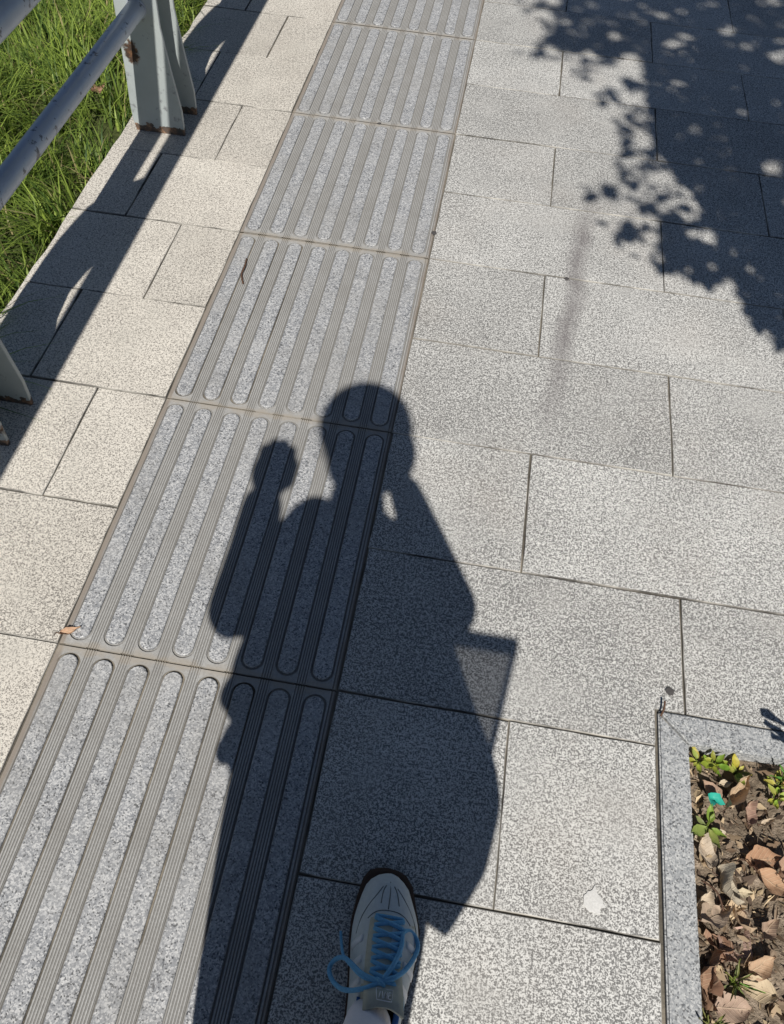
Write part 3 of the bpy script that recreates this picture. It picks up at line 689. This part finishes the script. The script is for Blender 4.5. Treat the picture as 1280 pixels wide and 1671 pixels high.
# green plastic scrap and twigs
V = []; F = []
for i in range(6):
    for j in range(4): V.append(((i-2.5)*.0055, (j-1.5)*.006 + .003*math.sin(i), .004+.004*math.sin(i*1.3+j)+.003*math.cos(j*2)))
for i in range(5):
    for j in range(3): a = i*4+j; F.append((a, a+1, a+5, a+4))
o = link('plastic_scrap', mesh('plastic_scrap', V, F), M['scrap'], smooth=True); o.location = (1.143, -.074, -.004); o.rotation_euler = (.2, .3, .5)
tag(o, 'crumpled scrap of teal green plastic in the soil by the kerb', 'plastic scrap')
def twig(pts, r, label):
    org = Vector(pts[0]); V, F = tube_geo([Vector(p)-org for p in spline(pts, 4)], r, 6); o = link('twig', mesh('twig', V, F), M['twig'], smooth=True); o.location = org; tag(o, label, 'twig', 'fallen twigs')
twig([(.048, 1.092, .004), (.052, 1.06, .006), (.051, 1.035, .004), (.056, 1.018, .004), (.064, .999, .003)], .0022, 'thin reddish twig lying on a tactile tile left of the strip')
twig([(1.058, .052, .006), (1.063, .066, .010), (1.064, .079, .012)], .0018, 'tiny black twig at the kerb corner')
twig([(1.12, -.20, -.014), (1.14, -.215, -.006), (1.150, -.24, -.010)], .0015, 'thin dark twig among the leaves near the kerb')
# dried dropping and dark gum spots on the pavers
def splat(name, x, y, r, mat, label, cat, spikes, seed, h=.0012):
    g_ = random.Random(seed); n = 26; V = [(0, 0, h)]; F = []
    rad_ = [r*(1+g_.uniform(-.09, .09)) for _ in range(n)]
    for s in range(spikes): rad_[g_.randrange(n)] *= g_.uniform(1.2, 1.75)
    for k_, (sc, z) in enumerate(((.55, h*.9), (.85, h*.6), (1.0, .0))):
        for i in range(n): a = 2*PI*i/n; V.append((math.cos(a)*rad_[i]*sc, math.sin(a)*rad_[i]*sc*1.08, z+.0001))
    for i in range(n): F.append((0, 1+i, 1+(i+1) % n))
    for L_ in (0, 1):
        for i in range(n): F.append((1+L_*n+i, 1+(L_+1)*n+i, 1+(L_+1)*n+(i+1) % n, 1+L_*n+(i+1) % n))
    o = link(name, mesh(name, V, F), mat, smooth=True); o.location = (x, y, .0008); return tag(o, label, cat)
splat('bird_dropping', .948, -.263, .0145, M['dropping'], 'dried white splash of bird dropping on a paver near the planter', 'dropping', 3, 6, .0005)
splat('gum_spot', 1.077, .104, .0075, M['gum'], 'small dark gum spot on the paver beside the kerb corner', 'gum', 3, 8, .0006)
splat('dirt_spot', .855, 1.197, .006, M['gum'], 'tiny black speck of dirt on the dark streak', 'dirt', 4, 9, .0006)
splat('dirt_spot', .499, 1.308, .007, M['gum'], 'brown dirt clot at the right edge of the tactile strip', 'dirt', 4, 10, .0006)
splat('dirt_spot', .268, 1.80, .005, M['gum'], 'dark fleck on the joint between two far tactile tiles', 'dirt', 4, 12, .0006)

# ------------------------------------------------------------------ person: casts the long shadow; one shoe stands in view
ORG_P = Vector((.60, -.75, 0))
person = tag(empty('person', ORG_P), 'person in dark coat and skirt photographing the ground, grey sneaker with blue laces forward', 'person')
def ell_geo(c, rx, ry, rz, n=18, m_=12, rotz=0.0):
    V, F = [], []; R = Matrix.Rotation(rotz, 3, 'Z')
    for j in range(m_+1):
        th = PI*j/m_
        for i in range(n):
            a = 2*PI*i/n; V.append(Vector(c) + R @ Vector((rx*math.sin(th)*math.cos(a), ry*math.sin(th)*math.sin(a), rz*math.cos(th))))
    for j in range(m_):
        for i in range(n): F.append((j*n+i, (j+1)*n+i, (j+1)*n+(i+1) % n, j*n+(i+1) % n))
    return V, F
def caps(p0, r0, p1, r1, n=14):
    """tapered limb with rounded ends"""
    p0, p1 = Vector(p0), Vector(p1); d = (p1-p0).normalized(); pts, rs = [], []
    for k_ in range(4): t = k_/4*PI/2; pts.append(p0 - d*r0*math.cos(t)); rs.append(max(r0*math.sin(t), r0*.05))
    pts.append(p0); rs.append(r0); pts.append(p0.lerp(p1, .5)); rs.append((r0+r1)/2); pts.append(p1); rs.append(r1)
    for k_ in range(1, 5): t = k_/4*PI/2; pts.append(p1 + d*r1*math.sin(t)); rs.append(max(r1*math.cos(t), r1*.05))
    return tube_geo(pts, rs, n)
def chain(pr): return merge(*[caps(pr[i][0], pr[i][1], pr[i+1][0], pr[i+1][1]) for i in range(len(pr)-1)])
def remeshed(name, geo, mat, parent, voxel, sm=4, org=ORG_P):
    V, F = geo; o = link(name, mesh(name, local(V, org), F), mat, parent)
    md = o.modifiers.new('remesh', 'REMESH'); md.mode = 'VOXEL'; md.voxel_size = voxel; md.use_smooth_shade = True
    if sm: s_ = o.modifiers.new('smooth', 'SMOOTH'); s_.factor = .5; s_.iterations = sm
    return o
# phone in the right hand; the picture is taken through its lens
PH = CAM - FW*.010 - RT*.020 - UP*.058
def ph(u, v, w): return PH + RT*u + UP*v + FW*w
HEAD = Vector((.614, -.80, 1.535)); HY = .62            # head turned to the left
Rz = Matrix.Rotation(HY, 3, 'Z')
def hd(x, y, z): return HEAD + Rz @ Vector((x, y, z))
RS, LS = Vector((.724, -.81, 1.244)), Vector((.510, -.80, 1.266))
RE, LE = Vector((.797, -.775, 1.085)), Vector((.400, -.80, 1.030))
RW = ph(.055, -.075, .004); LW = Vector((.416, -.735, 1.20))
bg_ = []
bg_.append(ell_geo(HEAD, .070, .086, .105, rotz=HY)); bg_.append(ell_geo(hd(0, .028, -.062), .052, .060, .062, rotz=HY))       # skull, jaw
bg_.append(caps(hd(0, .084, -.012), .010, hd(0, .098, -.040), .013, 8)); bg_.append(ell_geo(hd(0, .075, -.070), .022, .014, .010, rotz=HY))  # nose, mouth
for s_ in (-1, 1):
    bg_.append(ell_geo(hd(s_*.071, -.005, -.02), .010, .020, .032, 10, 8, HY)); bg_.append(ell_geo(hd(s_*.030, .076, .005), .015, .010, .008, 10, 8, HY))
bg_.append(chain([(HEAD+Vector((0, -.01, -.07)), .050), ((.620, -.815, 1.385), .047), ((.618, -.815, 1.30), .055)]))
bg_.append(chain([((.618, -.81, 1.26), .065), ((.615, -.80, 1.15), .105), ((.612, -.80, 1.00), .10), ((.610, -.80, .90), .125)]))
bg_.append(chain([((.618, -.815, 1.24), .045), (RS, .036), (RE, .036), (RW, .024)])); bg_.append(chain([((.618, -.815, 1.24), .045), (LS, .036), (LE, .036), (LW, .025)]))
KR, AR = Vector((.660, -.655, .475)), Vector((.640, -.528, .115)); KL, AL = Vector((.520, -.83, .475)), Vector((.505, -.975, .115))
bg_.append(chain([((.672, -.79, .88), .09), (KR, .053), (KR.lerp(AR, .35)+Vector((0, -.012, 0)), .050), (AR, .033), (AR+Vector((.0, .005, -.06)), .034)]))
bg_.append(chain([((.548, -.80, .88), .09), (KL, .053), (KL.lerp(AL, .35)+Vector((0, -.012, 0)), .050), (AL, .033), (AL+Vector((0, .005, -.06)), .034)]))
# right hand: palm behind the phone's lower half, four fingers round the left edge, thumb up the right edge
bg_.append(chain([(RW, .024), (ph(.030, -.050, .020), .024)])); bg_.append(chain([(ph(.028, -.050, .021), .020), (ph(.006, -.030, .022), .019)])); bg_.append(chain([(ph(.026, -.028, .021), .019), (ph(.004, -.060, .022), .019)]))
for i, (v0, L_) in enumerate(((-.018, 1.0), (-.036, 1.08), (-.054, 1.0), (-.070, .82))):
    bg_.append(chain([(ph(.002, v0, .022), .0095), (ph(-.030*L_, v0+.002, .020), .0088), (ph(-.047, v0+.003, .006), .0082), (ph(-.043, v0+.003, -.009), .0074)]))
bg_.append(chain([(ph(.036, -.050, .016), .0125), (ph(.049, -.028, .006), .0105), (ph(.046, .000, -.006), .0092), (ph(.034, .022, -.013), .008)]))
# left hand: loosely closed fist held up beside the face
LP = Vector((.422, -.712, 1.262)); fu = Vector((.05, .12, .99)).normalized(); fr = Vector((1, .1, -.06)).normalized(); ff = fu.cross(fr)*-1
def lh(u, v, w): return LP + fr*u + fu*v - ff*w
bg_.append(chain([(LW, .025), (lh(0, -.03, 0), .026), (lh(0, .022, .0), .034)])); bg_.append(chain([(lh(-.022, -.005, 0), .018), (lh(-.022, .035, 0), .018)])); bg_.append(chain([(lh(.020, -.005, 0), .018), (lh(.020, .035, 0), .018)]))
for i, (u, L_) in enumerate(((-.029, .48), (-.011, 1.10), (.010, 1.15), (.028, .62))):
    bg_.append(chain([(lh(u, .034, 0), .0125), (lh(u, .034+.036*L_, .012), .0120), (lh(u, .034+.030*L_, .034), .0110), (lh(u*.9, .034, .036), .008)]))
bg_.append(chain([(lh(.034, -.01, .010), .013), (lh(.040, .020, .028), .011), (lh(.020, .040, .042), .0095), (lh(.0, .044, .046), .0085)]))
bg_.append(ell_geo((.419, -.714, 1.283), .043, .034, .060, 16, 12))
remeshed('body', merge(*bg_), M['skin'], person, .0048, 3)
# eyes
for s_ in (-1, 1):
    V, F = ell_geo(hd(s_*.030, .083, .004), .011, .006, .005, 12, 8, HY); link('eye', mesh('eye', local(V, ORG_P), F), M['glass'], person, smooth=True)
# hair: chin length bob
hg = [ell_geo(HEAD+Vector((.006, -.012, .038)), .102, .103, .098, 20, 14), ell_geo(hd(.02, -.045, -.035), .082, .062, .085, 18, 12, HY), ell_geo(hd(-.055, -.035, -.02), .040, .055, .075, 12, 10, HY), ell_geo(hd(.062, -.030, -.02), .036, .050, .080, 12, 10, HY)]
remeshed('hair', merge(*hg), M['hair'], person, .009, 3)
rs_ = random.Random(17); V, F = [], []
for i in range(420):                                   # loose strands standing off the bob
    d_ = Vector((rs_.gauss(0, 1), rs_.gauss(0, 1), rs_.uniform(-.9, 1.2))).normalized()
    p_ = HEAD + Vector((.006 + d_.x*.098, -.012 + d_.y*.100, .030 + d_.z*.094)); t_ = (d_.cross(Vector((rs_.gauss(0, 1), rs_.gauss(0, 1), rs_.gauss(0, 1)))).normalized()*.9 + d_*.35 + Vector((0, 0, -.35))).normalized()
    w_ = d_.cross(t_).normalized()*.0009; L_ = rs_.uniform(.015, .05); o_ = len(V)
    V += [p_-w_, p_+w_, p_+t_*L_*.6+w_*.6+d_*.004, p_+t_*L_*.6-w_*.6+d_*.004, p_+t_*L_+d_*.002]; F += [(o_, o_+1, o_+2, o_+3), (o_+3, o_+2, o_+4)]
link('hair_strands', mesh('hair_strands', local(V, ORG_P), F), M['hair'], person)
# coat: slanted hem, sleeves
def ring(xl, zl, xr, zr, dy, cy, n=40, fold=0.0, pw=1.0):
    out = []
    for i in range(n):
        a = 2*PI*i/n; u = math.cos(a); v = math.sin(a); f = 1 + fold*math.sin(a*9+1)
        su = math.copysign(abs(u)**.8, u); sv = math.copysign(abs(v)**.85, v)
        t = (su+1)/2; out.append(Vector((xl+(xr-xl)*t, cy + dy*sv*f, zr+(zl-zr)*(1-t)**pw + fold*.25*math.sin(a*9+1)*.1)))
    return out
def loft(rings, cap0=True, cap1=True):
    V = [p for r_ in rings for p in r_]; n = len(rings[0]); F = []
    for i in range(len(rings)-1):
        for k_ in range(n): F.append((i*n+k_, i*n+(k_+1) % n, (i+1)*n+(k_+1) % n, (i+1)*n+k_))
    if cap0: F.append(tuple(range(n)))
    if cap1: F.append(tuple((len(rings)-1)*n+k_ for k_ in range(n))[::-1])
    return V, F
cr = [ring(.570, 1.315, .655, 1.315, .055, -.815), ring(.525, 1.265, .690, 1.265, .080, -.812), ring(.470, 1.18, .762, 1.18, .105, -.805), ring(.442, 1.05, .795, 1.03, .115, -.80), ring(.412, .91, .832, .90, .115, -.80), ring(.418, .85, .855, .83, .11, -.80), ring(.430, .805, .874, .775, .11, -.80), ring(.430, .765, .880, .725, .11, -.80, fold=.03), ring(.430, .745, .856, .63, .10, -.80, fold=.05, pw=.75), ring(.432, .730, .792, .500, .045, -.80, fold=.06, pw=.6)]
cg = [loft(cr), chain([(RS+Vector((-.02, 0, -.01)), .052), (RS, .052), (RE, .050), (RE.lerp(RW, .5), .042), (RE.lerp(RW, .86), .034)]), chain([(LS+Vector((.02, 0, -.01)), .056), (LE, .050), (LE.lerp(LW, .55)+Vector((.002, 0, 0)), .048), (LW+Vector((-.004, 0, .01)), .042)]), chain([((.612, -.815, 1.29), .062), ((.613, -.815, 1.36), .057)])]
cg.append(chain([((.424, -.80, .868), .018), ((.419, -.80, .842), .022), ((.440, -.80, .802), .012), ((.430, -.80, .765), .016), ((.424, -.80, .738), .018)]))      # belt end added at the side to notch the shadow outline
remeshed('coat', merge(*cg), M['coat'], person, .007, 3)
sr = [ring(.47, 1.0, .75, 1.0, .11, -.79), ring(.445, .80, .765, .78, .14, -.785, fold=.03), ring(.438, .62, .763, .58, .16, -.775, fold=.06), ring(.437, .45, .750, .46, .175, -.765, fold=.08), ring(.440, .33, .731, .36, .185, -.76, fold=.10), ring(.444, .235, .714, .265, .19, -.757, fold=.12)]
V, F = loft(sr, True, False); sk = link('skirt', mesh('skirt', local(V, ORG_P), F), M['skirt'], person, smooth=True); md = sk.modifiers.new('thickness', 'SOLIDIFY'); md.thickness = .005

# sneakers
SO = [(-.275, .634, .634), (-.2765, .620, .650), (-.282, .607, .663), (-.295, .599, .674), (-.32, .5945, .683), (-.35, .592, .693), (-.38, .594, .694), (-.41, .599, .691), (-.44, .603, .686), (-.48, .606, .683), (-.52, .607, .676), (-.545, .614, .669), (-.556, .626, .657), (-.560, .641, .641)]
ZT = [(-.2835, .030), (-.288, .042), (-.30, .054), (-.32, .062), (-.345, .070), (-.38, .085), (-.42, .100), (-.45, .109), (-.47, .105), (-.50, .090), (-.53, .086), (-.553, .085)]
def interp(tab, y, k_=1):
    tab = sorted(tab)
    if y <= tab[0][0]: return tab[0][k_]
    for a, b in zip(tab[:-1], tab[1:]):
        if y <= b[0]: t = (y-a[0])/(b[0]-a[0]); return a[k_]+(b[k_]-a[k_])*t
    return tab[-1][k_]
def up_pt(y, v, off=0.0):
    """point on the upper: v from 0 (left sole edge) over the instep to pi (right sole edge)"""
    yy = max(-.5585, min(-.2735, y + .008*max(0, min(1, (y+.33)/.04)))); l, r_ = interp(SO, yy, 1), interp(SO, yy, 2); c = (l+r_)/2; hw = max((r_-l)/2 - .0045 - .0035*max(0, min(1, (y+.36)/.06)), .001); zt = interp(ZT, y)
    cv, sv = math.cos(v), math.sin(v); px = math.copysign(abs(cv)**.78, cv); pz = max(sv, 0)**.92
    shift = .004*pz
    return Vector((c - hw*px*(1-.12*pz*(1-abs(px))) + shift, y, .017 + (zt-.017)*pz)) + Vector((-px*.7, 0, pz)).normalized()*off
def make_shoe(offset, name='shoe'):
    org = Vector((.640, -.42, 0)); D = Vector(offset)
    ys = [-.2835, -.285, -.288, -.294, -.302, -.315, -.33, -.345, -.36, -.38, -.40, -.42, -.435, -.45, -.465, -.48, -.495, -.51, -.525, -.54, -.550, -.556]
    nv = 28; V, F = [], []
    for y in ys:
        for j in range(nv+1): V.append(up_pt(y, PI*j/nv))
    for i in range(len(ys)-1):
        for j in range(nv):
            if ys[i+1] < -.449 and nv*.27 < j+.5 < nv*.73: continue                 # collar opening
            a = i*(nv+1)+j; F.append((a, a+1, a+nv+2, a+nv+1))
    F.append(tuple(range(nv+1)))
    o = link(name, mesh(name, local(V, org), F), M['suede'], person, smooth=True); o.location = org + D - ORG_P
    md = o.modifiers.new('thickness', 'SOLIDIFY'); md.thickness = .0025; md.offset = -1
    def part(nm, geo, mat, smooth=True):
        V_, F_ = geo; return link(nm, mesh(nm, local(V_, org), F_), mat, o, smooth=smooth)
    # gum sole
    pts = [(x, y) for y, x, _ in SO] + [(x, y) for y, _, x in SO[::-1][1:-1]]; n = len(pts); cx, cy = .641, -.415; V = []
    for sc, z in ((.985, 0.0), (1.0, .004), (1.012, .013), (1.004, .0215), (.94, .0225)):
        for x, y in pts: V.append(Vector((cx+(x-cx)*sc, cy+(y-cy)*(1+(sc-1)*.6) + (.002 if y > -.3 and sc > 1 else 0), z + (.006 if y > -.29 and z < .005 else 0)*(1 if z < .004 else .4))))
    F = [tuple(range(n))[::-1], tuple(4*n+i for i in range(n))]
    for l in range(4):
        for i in range(n): F.append((l*n+i, l*n+(i+1) % n, (l+1)*n+(i+1) % n, (l+1)*n+i))
    part('sole', (V, F), M['sole'])
    def patch(nm, y0, y1, v0, v1, off, mat, ny=6, nvv=8, edge=None):
        V, F = [], []
        for i in range(ny+1):
            for j in range(nvv+1):
                t, u = i/ny, j/nvv; ya = y0(u) if callable(y0) else y0; yb = y1(u) if callable(y1) else y1; y = ya+(yb-ya)*t
                va = v0(t) if callable(v0) else v0; vb = v1(t) if callable(v1) else v1; V.append(up_pt(y, va+(vb-va)*u, off))
        for i in range(ny):
            for j in range(nvv): a = i*(nvv+1)+j; F.append((a, a+1, a+nvv+2, a+nvv+1))
        q = part(nm, (V, F), mat); md_ = q.modifiers.new('thickness', 'SOLIDIFY'); md_.thickness = .0016; md_.offset = 1 if (v0(0) if callable(v0) else v0) > (v1(0) if callable(v1) else v1) else -1; return q
    # olive side panels, toe overlay and white stripes
    patch('eyestay', -.342, -.452, lambda t: PI*.22, lambda t: PI*.395, .0006, M['suede_dark'], 10, 6)
    patch('eyestay', -.342, -.452, lambda t: PI*.605, lambda t: PI*.78, .0006, M['suede_dark'], 10, 6)
    patch('toe_overlay', lambda u: -.283-.012*abs(u-.5)*2, lambda u: -.335+.020*abs(u-.5)*2, lambda t: PI*(.40-.06*t), lambda t: PI*(.60+.06*t), .0005, M['suede'], 8, 8)
    for yc in (-.378, -.404, -.430):
        for v0, v1 in ((PI*.665, PI*.90), (PI*.27, PI*.08)):
            s_ = .010
            patch('stripe', lambda u, yc=yc: yc+.0045-s_*u, lambda u, yc=yc: yc-.0045-s_*u, v0, v1, .0024, M['white'], 2, 6)
    # stitched seams
    def seam(pl): V_, F_ = tube_geo(spline([up_pt(y, v, .0024) for y, v in pl], 4), .0009, 5); part('seam', (V_, F_), M['seam'])
    seam([(-.298, PI*.5), (-.315, PI*.5), (-.337, PI*.49)])
    seam([(-.372, PI*.16), (-.352, PI*.21), (-.335, PI*.27), (-.318, PI*.36), (-.306, PI*.42)]); seam([(-.306, PI*.58), (-.318, PI*.66), (-.335, PI*.74), (-.355, PI*.80), (-.375, PI*.84)])
    seam([(-.352, PI*.30), (-.343, PI*.37), (-.339, PI*.46), (-.339, PI*.55), (-.343, PI*.63), (-.352, PI*.70)])
    seam([(-.33, PI*.42), (-.313, PI*.43), (-.304, PI*.46)]); seam([(-.33, PI*.58), (-.313, PI*.57), (-.304, PI*.54)])
    # tongue with label
    V, F = [], []
    for i in range(9):
        y = -.345-.115*i/8; zt = interp(ZT, y) + (.0005 if y > -.43 else .002 + (-.43-y)*.42)
        for j in range(7): u = j/6*2-1; V.append(Vector((.6425 + .012*(i/8)**2 + u*(.021+.004*i/8), y - (.008*u*u if i == 8 else 0), zt - .008*u*u - .001)))
    for i in range(8):
        for j in range(6): a = i*7+j; F.append((a, a+1, a+8, a+7))
    tg_ = part('tongue', (V, F), M['suede_dark']); md_ = tg_.modifiers.new('thickness', 'SOLIDIFY'); md_.thickness = .004; md_.offset = -1
    def lab(u, w): y = -.4385-.0135*w; return Vector((.6520 + (u-.5)*.022, y, interp(ZT, y) + .0050 + (-.43-y)*.42 + .0012*(1-abs(u-.5)) - .003*(u-.5)**2))
    strokes = [[(0, 0), (1, 0), (1, 1), (.12, 1), (0, 0)], [(.22, .80), (.26, .28), (.38, .22), (.44, .80)], [(.50, .80), (.56, .25), (.62, .55), (.68, .25), (.70, .80)], [(.92, .25), (.78, .25), (.78, .52), (.88, .52)], [(.78, .52), (.78, .80), (.92, .80)]]
    part('tongue_label', merge(*[tube_geo([lab(*p) for p in st], .00075, 5) for st in strokes]), M['white'])
    # laces
    lg = []
    rows = [-.350, -.365, -.379, -.393, -.407, -.420]
    for i, y in enumerate(rows):
        for sgn in (1, -1):
            y2 = y - .011
            pl = []
            for k_ in range(9):
                t = k_/8; v = PI*(.385 + .23*(t if sgn > 0 else 1-t)); yy = y + (y2-y)*t; pl.append(up_pt(yy, v, .0035 + (.0022*math.sin(PI*t) if sgn > 0 else .0008)))
            lg.append((pl, .0032))
    lg.append(([up_pt(-.347, PI*(.385+.23*k_/8), .0035) for k_ in range(9)], .0026))
    part('lace', merge(*[tube_geo(p, r_, 7) for p, r_ in lg]), M['lace'])
    K = Vector((.645, -.431, .1115))
    def strand(pl, r_=.0033): part('lace_loop', tube_geo(spline(pl, 6), r_, 7), M['lace'])
    strand([(.645, -.431, .112), (.624, -.442, .107), (.600, -.445, .084), (.582, -.435, .056), (.574, -.420, .040), (.579, -.409, .045), (.590, -.405, .058), (.603, -.412, .075), (.621, -.425, .101), (.643, -.431, .113)])
    strand([(.645, -.430, .112), (.663, -.423, .112), (.679, -.406, .090), (.690, -.382, .063), (.688, -.367, .058), (.677, -.359, .064), (.667, -.364, .078), (.667, -.382, .091), (.660, -.406, .105), (.648, -.428, .114)])
    strand([(.643, -.431, .111), (.622, -.429, .104), (.604, -.416, .080), (.590, -.401, .052), (.583, -.381, .030), (.580, -.369, .020)], .0022)
    strand([(.647, -.431, .111), (.662, -.431, .108), (.674, -.436, .090), (.680, -.449, .066), (.681, -.456, .054)], .0022)
    part('lace_knot', merge(ell_geo(K, .007, .005, .0045, 10, 8), tube_geo([K+Vector((-.005, .003, .001)), K+Vector((.001, -.001, .005)), K+Vector((.006, -.004, .001))], .0028, 7)), M['lace'])
    # blue collar lining
    rim = []
    for y in np.linspace(-.450, -.556, 12): rim.append(up_pt(y, PI*.27, .0005))
    for y in np.linspace(-.556, -.450, 12): rim.append(up_pt(y, PI*.73, .0005))
    part('collar_lining', tube_geo(rim, .0042, 8), M['lining'])
    return o
make_shoe((0, 0, 0)); make_shoe((-.135, -.447, 0))
def sock(A, z0, dy):
    V, F = tube_geo([A+Vector((-.004, .072, -.048)), A+Vector((-.003, .055, -.032)), A+Vector((-.002, .032, -.015)), A+Vector((0, .012, .004)), A+Vector((0, .001, .024))], [.020, .029, .035, .0365, .0365], 20)
    o = link('sock', mesh('sock', local(V, ORG_P), F), M['sock'], person, smooth=True)
    V, F = tube_geo([A+Vector((0, .008, .014)), A+Vector((0, .001, .027))], [.0385, .0380], 20); link('sock_cuff', mesh('sock_cuff', local(V, ORG_P), F), M['sock'], person, smooth=True)
sock(AR, 0, 0); sock(AL, 0, 0)

# phone
pm = Matrix((RT, UP, -FW)).transposed().to_4x4(); pm.translation = PH
phone = tag(link('phone', None), 'dark smartphone held in the right hand before the face', 'phone'); phone.matrix_world = pm; bpy.context.view_layer.update()
bm = bmesh.new(); bmesh.ops.create_cube(bm, size=1); bmesh.ops.scale(bm, vec=(.0715, .1467, .0076), verts=bm.verts[:])
bmesh.ops.bevel(bm, geom=[e for e in bm.edges if abs(e.verts[0].co.z-e.verts[1].co.z) > .001], offset=.010, segments=4, affect='EDGES'); link('phone_body', bm_mesh('phone_body', bm), M['phone'], phone)
V, F = box_geo(-.0335, .0335, -.071, .071, .00385, .0043); link('screen', mesh('screen', V, F), M['glass'], phone)
for (u, v) in ((.020, .058), (.020, .038)):
    V, F = tube_geo([(u, v, -.0038), (u, v, -.0062)], .0075, 18); link('lens', mesh('lens', V, F), M['glass'], phone)
# sheer tote bag hanging from the right forearm
BO = Vector((.80, -.86, .80)); bag = tag(empty('tote_bag', BO), 'sheer beige tote bag hanging from the right elbow', 'bag')
def bag_panel(dy):
    V, F = [], []; nx, nz = 8, 8
    for j in range(nz+1):
        t = j/nz; xl = .745+.0*t; xr = .862+(.929-.862)*t; z = .835+t*.280
        for i in range(nx+1): u = i/nx; V.append(Vector((xl+(xr-xl)*u, -.86 + dy*math.sin(PI*u)*(.3+.7*math.sin(PI*min(1, t+.1))), z)))
    for j in range(nz):
        for i in range(nx): a = j*(nx+1)+i; F.append((a, a+1, a+nx+2, a+nx+1))
    return V, F
for dy in (.012, -.012): V, F = bag_panel(dy); link('bag_panel', mesh('bag_panel', local(V, BO), F), M['bag'], bag, smooth=True)
V, F = box_geo(.745, .930, -.874, -.846, 1.106, 1.117); link('rim', mesh('rim', local(V, BO), F), M['bag_rim'], bag)
V, F = tube_geo([(.861, -.86, .835), (.894, -.86, .975), (.927, -.86, 1.115)], .005, 8); link('side_seam', mesh('side_seam', local(V, BO), F), M['bag_rim'], bag)
for yy in (-.872, -.848):
    V, F = tube_geo(spline([(.765, yy, 1.11), (.775, yy+.02, 1.125), (.790, -.775, 1.140), (.805, yy+.02, 1.125), (.825, yy, 1.11)], 5), .006, 8); link('handle', mesh('handle', local(V, BO), F), M['bag_rim'], bag, smooth=True)
